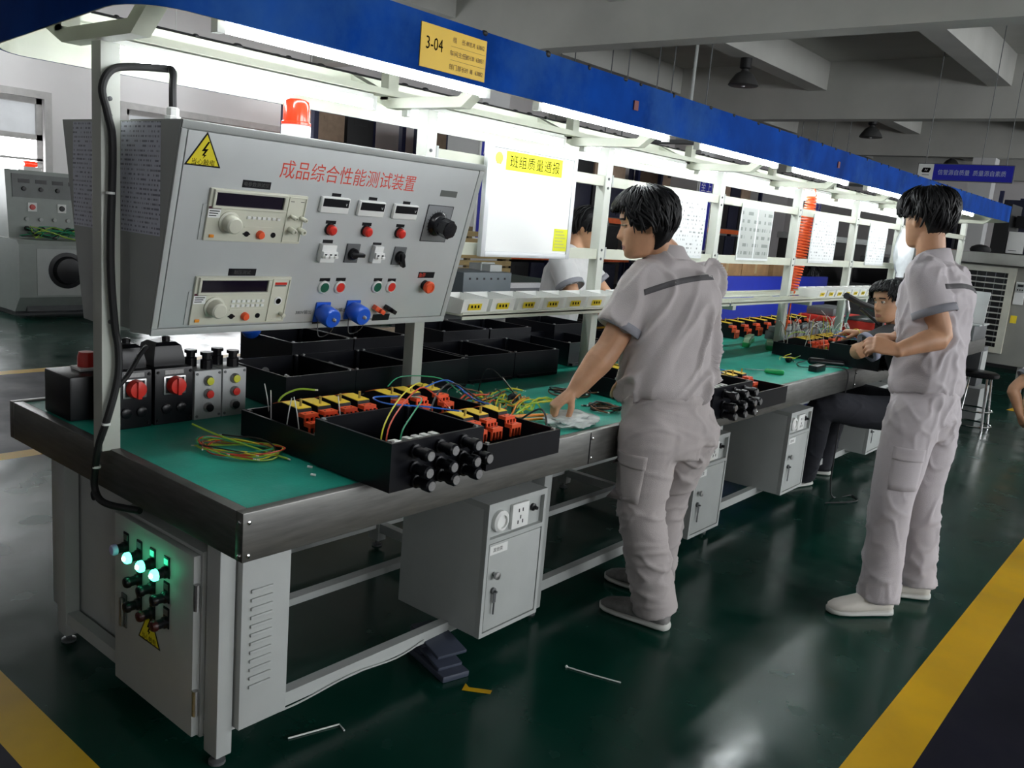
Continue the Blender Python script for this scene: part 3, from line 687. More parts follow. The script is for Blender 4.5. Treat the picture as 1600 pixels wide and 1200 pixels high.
switch_box(.217, .346, 'black switch box with red knob between the post and the grey button boxes')
def button_box(y0, y1, x, label, grp='grey three button control boxes'):
    t = thing('button_box', label, 'control box', (x - .05, (y0 + y1) / 2, BZ), grp); ym = (y0 + y1) / 2
    MB().box((x - .11, y0 + .001, BZ + .0005), (x, y1 - .001, .907), bev=.004).build('box_body', ALU, t)
    for yy in (y0 + .009, y1 - .009):
        for z in (.762, .897): MB().lathe((x, yy, z), (1, 0, 0), [(.0045, 0), (.0045, .002), (0, .002)], 8).build('screw', DGREY, t)
    for z, m in ((.874, YELG), (.832, RED), (.788, BLACK)):
        b = MB().lathe((x, ym, z), (1, 0, 0), [(.0165, 0), (.0165, .006), (.0135, .012), (.0125, .010)], 20).build('push_button', STEEL, t)
        MB().lathe((x + .007, ym, z), (1, 0, 0), [(.0122, 0), (.0122, .008), (0, .009)], 18).build('button_cap', m if m is not YELG else mat('lime_cap', (.55, .55, .03), .4), b)
    for dx in (-.03, -.085):
        MB().lathe((x + dx, ym + (.01 if dx > -.05 else -.012), .9072), (0, 0, 1), [(.019, 0), (.019, .028), (.014, .03), (.014, .042), (.020, .043), (.020, .053), (.012, .053)], 10).build('cable_gland', BLACK, t)
button_box(.348, .443, -.80, 'grey box with yellow, red and black buttons next to the black switch boxes')
button_box(.445, .533, -.80, 'grey box with yellow, red and black buttons next to the stacked black trays')
t = thing('switch_box', 'black switch box lying at the far side of the bench left of the first post', 'switch box', (-1.05, .16, BZ))
MB().use(BLACK).box((-1.13, .04, BZ + .0005), (-.955, .30, .885), bev=.008).use(STEEL).box((-.956, .12, .83), (-.954, .128, .86)).build('box_body', None, t)
MB().use(WHITE).box((-1.09, .10, .8855), (-1.02, .17, .895), bev=.003).build('switch_plate', None, t)
MB().use(RED).lathe((-1.055, .135, .8955), (0, 0, 1), [(.026, 0), (.026, .03), (.022, .045), (0, .046)], 20).build('rotary_knob', None, t)
# ================================================= black enclosures being wired on the bench
TRAYB = mat('black_moulded_case', (.004, .0045, .007), .3, spec=.35, var=.25, vs=20)
DINM = mat('zinc_rail', (.45, .45, .42), .4, .7)
def open_case(lo, hi, t=.008, posts=True, floor=.01):
    mb = MB().use(TRAYB); x0, y0, z0 = lo; x1, y1, z1 = hi
    mb.box((x0, y0, z0), (x1, y1, z0 + floor))
    mb.box((x0, y0, z0 + floor), (x0 + t, y1, z1)).box((x1 - t, y0, z0 + floor), (x1, y1, z1)).box((x0 + t, y0, z0 + floor), (x1 - t, y0 + t, z1)).box((x0 + t, y1 - t, z0 + floor), (x1 - t, y1, z1))
    if posts:
        for x in (x0 + .016, x1 - .016):
            for y in (y0 + .016, y1 - .016):
                mb.use(TRAYB).cyl((x, y, z0 + floor), (x, y, z1 - .001), .0095, n=10)
                mb.use(STEEL).cyl((x, y, z1 - .001), (x, y, z1 + .003), .006, n=8)
    return mb
BRK_Y = mat('breaker_yellow_label', (.82, .58, .03), .5, var=.04)
BRASS = mat('brass_stud', (.55, .42, .12), .35, .8)
def breaker(parent, x, y, z, s=1.0, stud=True, name='breaker', dead=False):
    """x,y,z: centre of the base; the red terminals face +X"""
    w = .021 * s; L = .085 * s
    P = [(-L, 0), (L, 0), (L, .03), (L - .022, .03), (L - .022, .05), (L - .05, .05), (L - .052, .068), (-L * .35, .072), (-L * .8, .060), (-L, .035)]
    mb = MB().use(BLACK).prism([(x + a, y - w, z + b * s) for a, b in P], (0, 2 * w, 0))
    b = mb.build(name, None, parent)
    MB().use(BRK_Y).prism([(x + a, y - w + .001, z + h * s) for a, h in ((L - .053, .0685), (-L * .35, .0725), (-L * .55, .0685), (-L * .55, .0695), (-L * .35, .0737), (L - .053, .070))], (0, 2 * w - .002, 0)).use(ORRED).prism([(x + a, y - w + .001, z + h * s) for a, h in ((-L * .56, .0685), (-L * .8, .0605), (-L * .8, .062), (-L * .56, .070))], (0, 2 * w - .002, 0)).build('rating_label', None, b)
    t = MB().use(ORRED).box((x + L - .05, y - w - .0005, z + .0505 * s), (x + L - .020, y + w + .0005, z + .060 * s)).box((x + L - .022, y - w - .0005, z + .0305 * s), (x + L + .008, y + w + .0005, z + .042 * s))
    for k in range(4):
        yy = y - w + 2 * w * k / 3; t.box((x + L + .001, yy - .0022, z + .006), (x + L + .007, yy + .0022, z + .031 * s)).box((x + L - .0215, yy - .0022, z + .042), (x + L - .016, yy + .0022, z + .0508 * s))
    t.use(BLACK)
    for k in (-.5, .5): t.cyl((x + L - .006, y + w * k, z + .042 * s), (x + L - .006, y + w * k, z + .0425 * s), .003, n=8).cyl((x + L - .034, y + w * k, z + .060 * s), (x + L - .034, y + w * k, z + .0605 * s), .003, n=8)
    t.build('terminal_block', None, b)
    if stud: MB().use(BRASS).cyl((x + L * .25, y, z + .071 * s), (x + L * .25, y, z + .09 * s), .004, n=8).build('reset_stud', None, b)
    return b
WC = {'y': mat('yellow_wire', (.62, .58, .03), .45, var=.1), 'g': mat('green_wire', (.02, .28, .13), .45, var=.1), 'r': mat('red_wire', (.60, .07, .03), .45, var=.1),
      'b': mat('blue_wire', (.02, .12, .50), .45, var=.1), 'k': mat('black_wire', (.01, .01, .012), .45), 'o': mat('orange_wire', (.80, .28, .02), .45), 'w': mat('white_wire', (.66, .66, .62), .5), 't': mat('brown_wire', (.20, .08, .04), .5), 'l': mat('lime_wire', (.35, .55, .06), .45)}
WN = {'y': 'yellow_wire', 'g': 'green_wire', 'r': 'red_wire', 'b': 'blue_wire', 'k': 'black_wire', 'o': 'orange_wire', 'w': 'white_wire', 't': 'brown_wire', 'l': 'lime_wire'}
def wire(parent, c, pts, r=.0022, k=6):
    mb = MB().use(WC[c]).tube(pts, r, 6, smooth=k); mb.use(WC['w']).cyl(pts[-1], V(pts[-1]) + (V(pts[-1]) - V(pts[-2])).normalized() * .008, r * .9, n=6)
    return mb.build(WN[c], None, parent)
BT = BZ + .0045
def dist_box(label):
    t = thing('distribution_box', label, 'electrical enclosure', (-.2, .7, BT), 'black distribution boxes being wired')
    open_case((-.57, .365, BT), (-.222, 1.08, .832)).build('breaker_housing', None, t)
    g = open_case((-.218, .36, BT), (.085, .705, .882)).build('gland_housing', None, t)
    open_case((-.214, .709, BT), (.10, 1.05, .83)).build('terminal_housing', None, t)
    for x0, x1, y0, y1 in ((-.52, -.49, .40, 1.05), (-.19, -.16, .74, 1.02)): MB().box((x0, y0, BT + .010), (x1, y1, BT + .018)).build('mounting_rail', DINM, t)
    for y in (.445, .515, .59, .665, .80, .885, .985): breaker(t, -.42, y, BT + .0185 + .016, 1.14)
    MB().box((-.50, .41, BT + .0185), (-.34, 1.02, BT + .034)).build('mounting_plate', BLACKM, t)
    MB().box((-.19, .78, BT + .0185), (-.06, 1.02, BT + .030)).build('mounting_plate', BLACKM, t)
    for y in (.82, .89, .98): breaker(t, -.115, y, BT + .0305, 1.05)
    for z, ys, k in ((.853, (.44, .53, .62), 1), (.808, (.44, .53, .62, .67), 1), (.772, (.45, .54, .63), 1)):
        for y in ys:
            q = MB().use(TRAYB).lathe((.0852, y, z), (1, 0, 0), [(.019, 0), (.019, .008), (.014, .009), (.014, .034), (.0175, .035), (.0175, .056), (.013, .060)], 12)
            q.use(STEEL).lathe((.1455, y, z), (1, 0, 0), [(.013, 0), (.0125, .001), (0, .001)], 12).build('cable_gland', None, g)
    B((-.02, .46, BT + .0105), (.045, .60, BT + .0645)).build('terminal_support', TRAYB, g)
    for k in range(4):
        q = MB().use(WHITE).box((-.012, .468 + k * .032, BT + .065), (.04, .496 + k * .032, BT + .100), bev=.004).box((.0, .472 + k * .032, BT + .1002), (.03, .492 + k * .032, BT + .112), bev=.003); q.build('terminal_strip', None, g)
    MB().use(WHITE).box((.052, .375, BT + .0105), (.074, .40, .8835), bev=.002).build('corner_clip', None, g)
    # loose hook-up wires
    zb = BT + .03
    wire(t, 'y', [(-.03, .43, zb), (-.07, .47, .87), (-.11, .56, .935), (-.17, .68, .955), (-.24, .78, .93), (-.30, .80, .89)])
    wire(t, 'r', [(-.02, .44, zb), (-.06, .48, .87), (-.10, .57, .925), (-.16, .69, .945), (-.22, .80, .91), (-.20, .86, .86)])
    wire(t, 'g', [(.0, .48, zb), (-.03, .50, .86), (-.06, .57, .905), (-.16, .70, .91), (-.28, .78, .885)])
    wire(t, 'b', [(-.36, .79, .87), (-.28, .62, .90), (-.20, .60, .90), (-.16, .72, .885), (-.10, .80, .875)], .0026)
    wire(t, 'b', [(-.06, .42, zb + .02), (-.02, .45, zb + .03), (.0, .52, zb + .012)], .004)
    for (x, y, h, a) in ((-.52, .43, .10, -.03), (-.50, .42, .09, -.006), (-.38, .385, .10, .02), (-.335, .40, .10, -.03), (-.30, .52, .10, -.02)):
        wire(t, 'w', [(x, y, .80), (x + a * .5, y, .80 + h * .6), (x + a, y, .80 + h)], .0016, 3)
    wire(t, 'l', [(-.50, .45, .79), (-.52, .46, .86), (-.49, .50, .895), (-.44, .53, .90)], .003)
    wire(t, 'y', [(-.26, .40, .79), (-.245, .39, .845), (-.235, .40, .80)], .003)
    wire(t, 'k', [(-.20, .78, .86), (-.26, .88, .90), (-.30, 1.0, .90), (-.24, 1.10, .82)], .003)
    wire(t, 'b', [(-.40, .95, .875), (-.36, 1.02, .90), (-.28, 1.06, .85), (-.22, 1.08, .84)], .0025)
    wire(t, 'g', [(-.45, .83, .88), (-.48, .92, .90), (-.40, 1.02, .90), (-.33, 1.05, .86)], .002)
    return t
DB = dist_box('large black wired box at the near corner of the bench, yellow and red breakers inside')
dup(DB, (-.12, .7 + 1.585, BT), label='black wired box with breakers on the bench behind the bending worker', group='black distribution boxes being wired')
dup(DB, (-.17, .7 + 3.80, BT), label='black wired box in front of the seated worker', group='black distribution boxes being wired')
# ---------- empty trays
def tray(w=.345, d=.30, h=.115):
    t = thing('enclosure_tray', '', 'electrical enclosure', (0, 0, 0), 'empty black enclosure trays')
    open_case((0, 0, 0), (w, d, h), .007).build('tray_body', None, t)
    MB().use(TRAYB).box((w, .02, 0), (w + .014, d - .02, .012)).build('base_flange', None, t)
    for x in (.07, .17, .27):
        for y in (.07, .2): MB().use(WHITE).cyl((x, y, .0105), (x, y, .05), .0045, n=8).ball((x, y, .052), .007, 8).build('standoff', None, t)
    MB().use(STEEL).lathe((.007, .15, .06), (1, 0, 0), [(.018, 0), (.018, .004), (.012, .004)], 16).build('entry_ring', None, t)
    return t
TR = tray()
TL = [(-1.10, .655, BT, 0, 'empty black tray just behind the grey button boxes'), (-1.10, .957, BT, 0, 'empty black tray second behind the button boxes, left of the post'),
      (-1.105, 1.26, BT, 0, 'empty black tray directly behind the second post'),
      (-1.445, .93, .80, 0, 'empty black tray raised at the back below the blue sockets'), (-1.445, 1.235, .80, 0, 'second raised black tray at the back below the console'),
      (-1.135, 1.60, BT, -.06, 'large empty black tray right of the second post on the green mat'), (-1.118, 1.905, BT, -.06, 'empty black tray joined to the far side of the one right of the post'),
      (-1.47, 1.80, .80, -.05, 'back black tray behind the one right of the second post'), (-1.455, 2.11, .80, -.05, 'back black tray below the labelled bins, third from the post'),
      (-1.20, 2.42, BT, -.04, 'black tray just left of the third post under the shelf'), (-1.18, 2.73, BT, -.04, 'black tray right behind the third post'), (-1.46, 2.62, .80, 0, 'raised black tray at the back behind the third post'), (-1.16, 3.62, BT, .05, 'black tray on the mat just right of the bending worker')]
for k, (x, y, z, a, lab) in enumerate(TL):
    o = TR if k == 0 else dup(TR, (0, 0, 0))
    o.location = (x, y, z); o.rotation_euler = (0, 0, a); o['label'] = lab; o['group'] = 'empty black enclosure trays'
# wooden spacers that raise the back row
for k, (y0, y1) in enumerate(((.93, 1.53), (1.80, 2.42), (2.62, 2.92))):
    tag(B((-1.27, y0 + .02, BT), (-1.15, y1 - .02, .799)).build('spacer_block', BLACKM, loc=(-1.21, (y0 + y1) / 2, BT)), 'low black block under the back trays, %s from the near end' % ('first', 'second', 'third', 'fourth')[k], 'block', 'blocks under the back trays')
q = MB().use(BLUE).lathe((-1.36, .93, .916), (.3, -.5, .55), [(.03, 0), (.038, .012), (.038, .045), (.03, .05), (0, .05)], 20)
tag(q.build('blue_socket', None, loc=(-1.36, .93, .916)), 'loose bright blue round socket resting on the back black tray', 'socket')

# ---------- loose wiring on the mat
def coil(name, label, c, rx, ry, n, cols, ang, r=.0022, tails=True):
    t = thing(name, label, 'wire coil', (c[0], c[1], BZ)); ca, sa = cos(ang), sin(ang)
    for k in range(n):
        a0 = rnd.uniform(0, 6.28); P = []; f = rnd.uniform(.8, 1.1); g = rnd.uniform(.8, 1.1); dx, dy = rnd.uniform(-.012, .012), rnd.uniform(-.012, .012)
        turns = rnd.uniform(.75, 1.5)
        for i in range(15):
            a = a0 + turns * 2 * pi * i / 14; u, v = rx * f * cos(a) + dx, ry * g * sin(a) + dy
            P.append((c[0] + u * ca - v * sa, c[1] + u * sa + v * ca, BZ + .004 + .006 * (k % 3) + .007 * (1 + sin(a * 2 + k))))
        if tails:
            e = V(P[-1]) - V(P[-2]); e = e.normalized() * rnd.uniform(.03, .08); P.append(tuple(V(P[-1]) + V((e.x, e.y, 0))))
        wire(t, cols[k % len(cols)], P, r, 3)
    return t
cl = coil('wire_coil', 'coil of yellow, green and red wires on the green mat at the near end', (-.425, .265), .125, .065, 9, 'ylgrykltr', .5)
wire(cl, 'l', [(-.60, .225, BZ + .05), (-.54, .25, BZ + .035), (-.46, .285, BZ + .02), (-.36, .31, BZ + .012), (-.29, .33, BZ + .006)], .003)
tw = thing('wire_bundle', 'heap of loose yellow, green and orange wires left of the reaching hand', 'wires', (-.4, 1.45, BZ), 'loose wire heaps')
for k in range(40):
    a = rnd.gauss(0, .35); L = rnd.uniform(.12, .34); cx, cy = -.40 + rnd.uniform(-.10, .13), 1.36 + rnd.uniform(-.16, .16); dx, dy = sin(a) * .4, cos(a)
    dx, dy = (-.25 + a * .5), .95
    P = [(cx + dx * L * (s - .5) + rnd.uniform(-.02, .02), cy + dy * L * (s - .5), BZ + .005 + rnd.uniform(0, .03) + .02 * sin(s * 3)) for s in (0, .25, .5, .75, 1)]
    wire(tw, 'ygoyrlgtyok'[k % 11], P, rnd.choice((.0025, .003, .004)), 5)
for k in range(7):
    cx, cy, rr = -.46 + rnd.uniform(-.06, .08), 1.22 + rnd.uniform(-.06, .1), rnd.uniform(.03, .06)
    wire(tw, 'tkglkrk'[k], [(cx + rr * cos(a), cy + rr * sin(a), BZ + .006 + .04 * (1 + sin(a * .5 + k))) for a in [k + .55 * i for i in range(8)]], .0022, 4)
wire(tw, 'k', [(-.60, 1.45, BZ + .005), (-.55, 1.42, BZ + .11), (-.48, 1.40, BZ + .13), (-.42, 1.43, BZ + .07), (-.38, 1.46, BZ + .01)], .0022)
wire(tw, 'w', [(-.62, 1.62, BZ + .06), (-.50, 1.55, BZ + .03), (-.40, 1.50, BZ + .006)], .0025)
MB().use(BLACK).ball((-.42, 1.45, BZ + .03), (.018, .03, .02), 10).build('tape_wrap', None, tw)
wire(tw, 'o', [(-.30, 1.17, BZ + .012), (-.25, 1.25, BZ + .02), (-.21, 1.34, BZ + .022), (-.18, 1.40, BZ + .02)], .006)
wire(tw, 'o', [(-.29, 1.15, BZ + .008), (-.23, 1.24, BZ + .012), (-.19, 1.36, BZ + .012)], .005)
wire(tw, 'k', [(-.20, 1.22, BZ + .02), (-.14, 1.25, BZ + .07), (-.10, 1.24, BZ + .05), (-.08, 1.22, BZ + .008)], .0035)
coil('wire_coil', 'small coil of black and brown cable by the waist of the bending worker', (-.17, 1.72), .06, .05, 5, 'ktkkt', .2, .0035)
coil('wire_coil', 'loose black cables on the mat behind the reaching arm', (-.42, 1.83), .09, .05, 4, 'tkkt', .9, .003)
bag = MB()
bm = bmesh.new(); bmesh.ops.create_icosphere(bm, subdivisions=4, radius=1)
for v in bm.verts:
    p = v.co.copy(); d = 1 + .34 * noise.noise(p * 2.3) + .22 * abs(noise.noise(p * 5.1)); v.co = V((-.115 + p.x * .075 * d, 1.41 + p.y * .105 * d, max(BZ + .001, BZ + .018 + p.z * .026 * d)))
bag.bm(bm)
tag(bag.build('plastic_bag', mat('clear_film', (.78, .84, .82), .22, var=.15, vs=30, trans=.45, bump=.6, bs=25), loc=(-.115, 1.41, BZ)), 'crumpled clear plastic bag under the reaching hand', 'bag')
for x, y, n in ((-.21, .335, 0), (-.15, .30, 1)):
    tag(MB().use(WHITE).cyl((x, y, BZ + .004), (x + .012, y + .006, BZ + .004), .0035, n=8).build('wire_ferrule', None, loc=(x, y, BZ)), ('left' if n == 0 else 'right') + ' one of two tiny white ferrules on the mat before the black box', 'ferrule', 'tiny ferrules on the mat')

# ---------- far part of the bench
BZ2 = BZ + .0005
lab_ord = ['nearest', 'second', 'third', 'fourth', 'fifth', 'sixth', 'seventh', 'farthest']
for k in range(8):
    t = thing('breaker', 'loose breaker with yellow label along the back edge, %s of the row' % lab_ord[k], 'breaker', (-1.13, 4.62 + .2 * k, BZ2), 'loose breakers at the back of the bench')
    breaker(t, -1.13, 4.62 + .2 * k, BZ2, 1.5, name='breaker_body')
for k in range(7):
    y = 4.98 + .155 * k
    t = thing('contactor', 'dark grey contactor block in a row before the breakers, %s in line' % (lab_ord[k] if k < 6 else 'farthest'), 'contactor', (-.86, y, BZ2), 'grey contactors on the bench')
    MB().use(DGREY).box((-.92, y - .065, BZ2), (-.80, y + .065, BZ2 + .06), bev=.006).build('base', None, t)
    MB().use(mat('slate_grey', (.16, .18, .19), .45)).box((-.905, y - .055, BZ2 + .0605), (-.83, y + .055, BZ2 + .095), bev=.008).use(BLACK).box((-.87, y - .02, BZ2 + .095), (-.85, y + .02, BZ2 + .10)).build('top_cover', None, t)
for k, (x, y, a) in enumerate(((-.80, 4.36, 0), (-.66, 4.40, .1), (-.86, 4.52, -.1))):
    t = thing('terminal_module', 'green and white terminal strip lying on the mat, %s' % ('nearest the bending worker', 'against the black box', 'behind the other two')[k], 'terminal strip', (x, y, BZ2), 'green terminal strips')
    M = Matrix.Translation((x, y, BZ2)) @ Matrix.Rotation(a + .35, 4, 'Z')
    MB().use(GREENP).box((-.022, -.10, 0), (.022, .10, .03), M, .003).build('base', None, t)
    q = MB().use(mat('pale_green', (.45, .60, .42), .5))
    for i in range(5): q.box((-.018, -.092 + i * .038, .0302), (.018, -.064 + i * .038, .055), M, .002)
    q.use(DGREY)
    for i in range(5): q.box((.0181, -.088 + i * .038, .034), (.019, -.068 + i * .038, .05), M)
    q.build('terminal_row', None, t)
t = thing('tool_crate', 'red plastic crate on the bench behind the wiring in front of the seated worker', 'crate', (-.62, 6.2, BZ2), 'red crates on the bench')
MB().use(RED).box((-.78, 5.98, BZ2), (-.45, 6.45, BZ2 + .13), bev=.01).use(DGREY).box((-.74, 6.0, BZ2 + .13), (-.5, 6.4, BZ2 + .15), bev=.008).build('crate_body', None, t)
t = thing('tool_crate', 'red and black crate at the back of the bench under the shelf end', 'crate', (-1.1, 6.7, BZ2), 'red crates on the bench')
MB().use(RED).box((-1.25, 6.35, BZ2), (-.95, 7.1, BZ2 + .10), bev=.01).build('crate_body', None, t)
MB().use(DGREY).box((-1.22, 6.45, BZ2 + .1003), (-.98, 6.9, BZ2 + .17), bev=.015).build('crate_lid', None, t)
t = thing('wire_bundle', 'tangle of stiff pale wires sticking up out of the far black box', 'wires', (-.5, 4.9, .82), 'loose wire heaps')
for k in range(40):
    x, y = -.55 + rnd.uniform(-.1, .14), 4.35 + rnd.uniform(0, 1.05); a, b_ = rnd.uniform(-.07, .07), rnd.uniform(-.10, .10); h = rnd.uniform(.05, .13)
    wire(t, 'wwtwwy'[k % 6], [(x, y, .84), (x + a * .4, y + b_ * .4, .84 + h * .7), (x + a, y + b_, .84 + h)], .0022, 3)
t = thing('hand_tool', 'black hand tool with a lead lying at the bench edge before the seated worker', 'tool', (-.15, 4.0, BZ))
MB().use(BLACK).lathe((-.245, 4.0, BZ + .022), (.18, .12, 0), [(.010, 0), (.020, .01), (.021, .09), (.017, .10), (.017, .20), (.012, .21), (0, .212)], 14).build('tool_barrel', None, t)
wire(t, 'k', [(-.25, 3.99, BZ + .02), (-.27, 3.9, BZ + .008), (-.2, 3.8, BZ + .006), (-.1, 3.83, BZ + .02)], .003)
tag(MB().use(BLACK).box((-.135, 3.72, BZ + .001), (-.085, 3.86, BZ + .035), bev=.005).build('power_adapter', None, loc=(-.11, 3.79, BZ)), 'black power adapter on the bench edge near the seated worker', 'adapter')
tag(MB().use(WC['k']).tube([(-.095, 3.865, BZ + .02), (-.06, 3.92, BZ + .02), (.008, 3.96, BZ + .0), (.012, 3.96, .6), (.015, 3.94, .3), (.03, 3.95, .02), (.10, 4.1, .006), (.16, 4.0, .006), (.05, 3.8, .006)], .004, 6, smooth=6).build('adapter_lead', None, loc=(0, 3.95, .3)), 'thin black lead hanging from the bench edge to the floor', 'cable')
t = thing('screwdriver', 'screwdriver with a green handle on the mat near the bench edge', 'screwdriver', (-.19, 3.36, BZ))
MB().use(GREENP).lathe((-.235, 3.355, BZ + .016), (.5, .2, 0), [(.008, 0), (.014, .01), (.015, .08), (.012, .10), (0, .102)], 10).build('handle', None, t)
MB().use(STEEL).cyl((-.236, 3.3545, BZ + .016), (-.33, 3.317, BZ + .01), .003, n=8).build('shank', None, t)
t = thing('wire_bundle', 'black taped connector with yellow wire ends beside the hand tool', 'wires', (-.32, 3.92, BZ), 'loose wire heaps')
MB().use(BLACK).ball((-.33, 3.92, BZ + .02), (.02, .03, .02), 10).build('tape_wrap', None, t)
for k in range(7): wire(t, 'ylyykly'[k], [(-.33, 3.92, BZ + .02), (-.33 + rnd.uniform(-.05, .05), 3.92 + rnd.uniform(-.05, .05), BZ + .03), (-.33 + rnd.uniform(-.08, .08), 3.92 + rnd.uniform(-.1, .1), BZ + rnd.uniform(.005, .05))], .0025, 4)
t = thing('bench_tool_stand', 'black jointed tool arm standing on the bench beside the seated worker', 'tool stand', (-.12, 4.83, BZ))
MB().use(BLACK).box((-.17, 4.78, BZ + .005), (-.06, 4.90, BZ + .03), bev=.004).build('arm_base', None, t)
MB().use(BLACK).box((-.14, 4.81, BZ + .0305), (-.09, 4.86, 1.07), bev=.006).build('arm_post', None, t)
MB().use(BLACK).tube([(-.115, 4.80, 1.06), (-.12, 4.40, 1.12), (-.13, 4.15, 1.17)], .02, 8).build('upper_arm', None, t)
MB().use(BLACK).tube([(-.115, 4.80, .98), (-.125, 4.42, 1.09)], .01, 8).build('brace_arm', None, t)
wl = thing('work_lamp', 'thin bent metal lamp arm hanging under the shelf above the bench', 'lamp', (-.5, 5.2, 1.0))
MB().use(STEEL).tube([(-.47, 5.2, 1.086), (-.45, 5.2, 1.0), (-.47, 5.24, .92), (-.44, 5.22, .88)], .012, 8, smooth=4).build('lamp_arm', None, wl)

# ---------- shelf bins
def bin_(w=.135, d=.125, h=.062, two=False):
    t = thing('parts_bin', '', 'parts bin')
    q = MB().use(WHITE); th = .004
    q.box((-d, 0, 0), (0, w, th))
    q.prism([(0, 0, th), (.012, 0, h - .008), (.008, 0, h - .008), (-.004, 0, th)], (0, w, 0)).prism([(-d, 0, th), (-d - .012, 0, h), (-d - .008, 0, h), (-d + .004, 0, th)], (0, w, 0))
    for y in (0, w - th): q.prism([(-d + .004, y, th), (-.004, y, th), (.007, y, h - .0085), (-d - .0075, y, h)], (0, th, 0))
    q.build('bin_body', None, t)
    lb = MB().use(YEL).prism([(.0055, w * .22, .014), (.0125, w * .22, .038), (.0135, w * .22, .038), (.0065, w * .22, .014)], (0, w * .5, 0)).use(INK)
    for k in range(3):
        y = w * (.30 + .13 * k); lb.box((.0115, y, .022), (.0118, y + w * .06, .034))
    lb.build('bin_label', None, t)
    return t
BN = bin_(); ZS = 1.1035
ys = [1.18, 1.335, 1.49, 1.645, 1.80, 1.955, 2.12, 2.30, 2.46, 2.62, 2.78] + [4.62 + .165 * k for k in range(12)]
nb = ['first', 'second', 'third', 'fourth', 'fifth', 'sixth', 'seventh', 'eighth', 'ninth', 'tenth', 'eleventh', 'twelfth']
for k, y in enumerate(ys):
    o = BN if k == 0 else dup(BN, (0, 0, 0)); o.location = (SX1 - .018, y, ZS)
    o['label'] = ('white labelled bin on the shelf right of the console, %s from the console' % nb[k]) if k < 11 else ('white bin on the far shelf section by the seated worker, %s from the left' % nb[k - 11])
    o['group'] = 'white parts bins on the shelf'
# ---------- notice board and hanging documents
nbd = thing('notice_board', 'large white notice board with a yellow title strip hung between two posts', 'notice board', (-.605, 1.68, 1.30))
BRD = mat('white_board_face', (.86, .87, .86), .35, var=.0)
MB().use(BRD).box((-.613, 1.425, 1.322), (-.601, 1.945, 1.708)).build('board_face', None, nbd)
q = MB().use(mat('silver_board_frame', (.62, .64, .66), .4, .3, var=.03))
for lo, hi in (((1.40, 1.300), (1.4245, 1.730)), ((1.9455, 1.300), (1.97, 1.730)), ((1.425, 1.300), (1.945, 1.3215)), ((1.425, 1.7085), (1.945, 1.730))): q.box((-.618, lo[0], lo[1]), (-.596, hi[0], hi[1]), bev=.003)
q.build('board_frame', None, nbd)
q = MB().use(YELG).box((-.6005, 1.51, 1.632), (-.5995, 1.868, 1.703)).use(INK).text('班组质量通报', (-.5992, 1.69, 1.667), (0, 1, 0), (0, 0, 1), .05, w=1.0, gap=1.15); q.build('title_strip', None, nbd)
q = MB().use(YELG).box((-.6005, 1.852, 1.333), (-.5995, 1.945, 1.424)).use(mat('pale_ink', (.5, .52, .1), .6, var=0))
for k in range(6): q.box((-.5995, 1.862, 1.345 + k * .013), (-.5992, 1.935 - .01 * (k % 3), 1.351 + k * .013))
q.build('small_note', None, nbd)
q = MB().use(mat('orange_logo', (.85, .42, .05), .5, var=0)).lathe((-.6005, 1.468, 1.672), (1, 0, 0), [(.022, 0), (.022, .0006), (.012, .0006), (.012, .0003)], 20).box((-.6, 1.455, 1.650), (-.5994, 1.481, 1.656)); q.build('round_logo', None, nbd)
DN = ['white document sheet behind the head of the bending worker', 'pair of printed sheets in a clear holder right of the bending worker', 'white instruction sheet hung beyond the orange hose', 'white sheet hung nearest the head of the standing worker']
CLEAR = mat('holder_film', (.72, .75, .75), .25, var=.05)
for k, (a, b, m) in enumerate(((2.79, 3.205, DOCY), (3.66, 4.08, DOCG), (4.77, 5.22, DOCY), (5.95, 6.38, DOCY))):
    t = thing('document_holder', DN[k], 'document', (-.62, (a + b) / 2, 1.345), 'documents hung on the rails')
    MB().use(CLEAR).box((-.628, a - .012, 1.325), (-.6235, b + .012, 1.65)).build('holder_back', None, t)
    n = 2 if k == 1 else 1; w = (b - a - .02 * (n - 1)) / n
    for i in range(n): MB().use(m).box((-.6232, a + i * (w + .02), 1.338), (-.6222, a + i * (w + .02) + w, 1.628)).build('printed_sheet', None, t)
bgc = MB(); R = []
for i in range(13):
    t_ = i / 12; z = 1.64 - .40 * t_; w = .08 + .14 * sin(pi * min(1, t_ * 1.1)) ** .7
    R.append([(-.54 + .05 * cos(a) * w / .2 + .01 * noise.noise(V((a, t_ * 4, 0))), 6.62 + w * sin(a) + .012 * noise.noise(V((a * 2, t_ * 6, 3))), z) for a in [2 * pi * j / 20 for j in range(20)]])
bgc.rings(R); tag(bgc.build('plastic_bag', mat('white_film_bag', (.80, .83, .86), .25, var=.12, vs=14, bump=.5, bs=12), loc=(-.6, 6.62, 1.24)), 'bright white plastic bag hanging on the rail by the standing worker', 'bag')
# ---------- orange coiled air hose
P = []
for i in range(34 * 10):
    a = 2 * pi * i / 10; t_ = i / 340; r = .030 + .018 * sin(pi * t_)
    P.append((-.74 + r * cos(a), 4.96 - .10 * t_ + r * sin(a), 1.78 - .66 * t_))
tag(MB().tube([(-.74, 4.96, 1.86)] + P + [(-.74, 4.86, 1.02), (-.75, 4.87, .86), (-.8, 4.9, .76)], .006, 6).build('coiled_air_hose', mat('orange_hose', (.85, .13, .03), .35, var=.05), loc=(-.74, 4.9, .76)), 'orange coiled air hose hanging beside the fifth post', 'air hose')
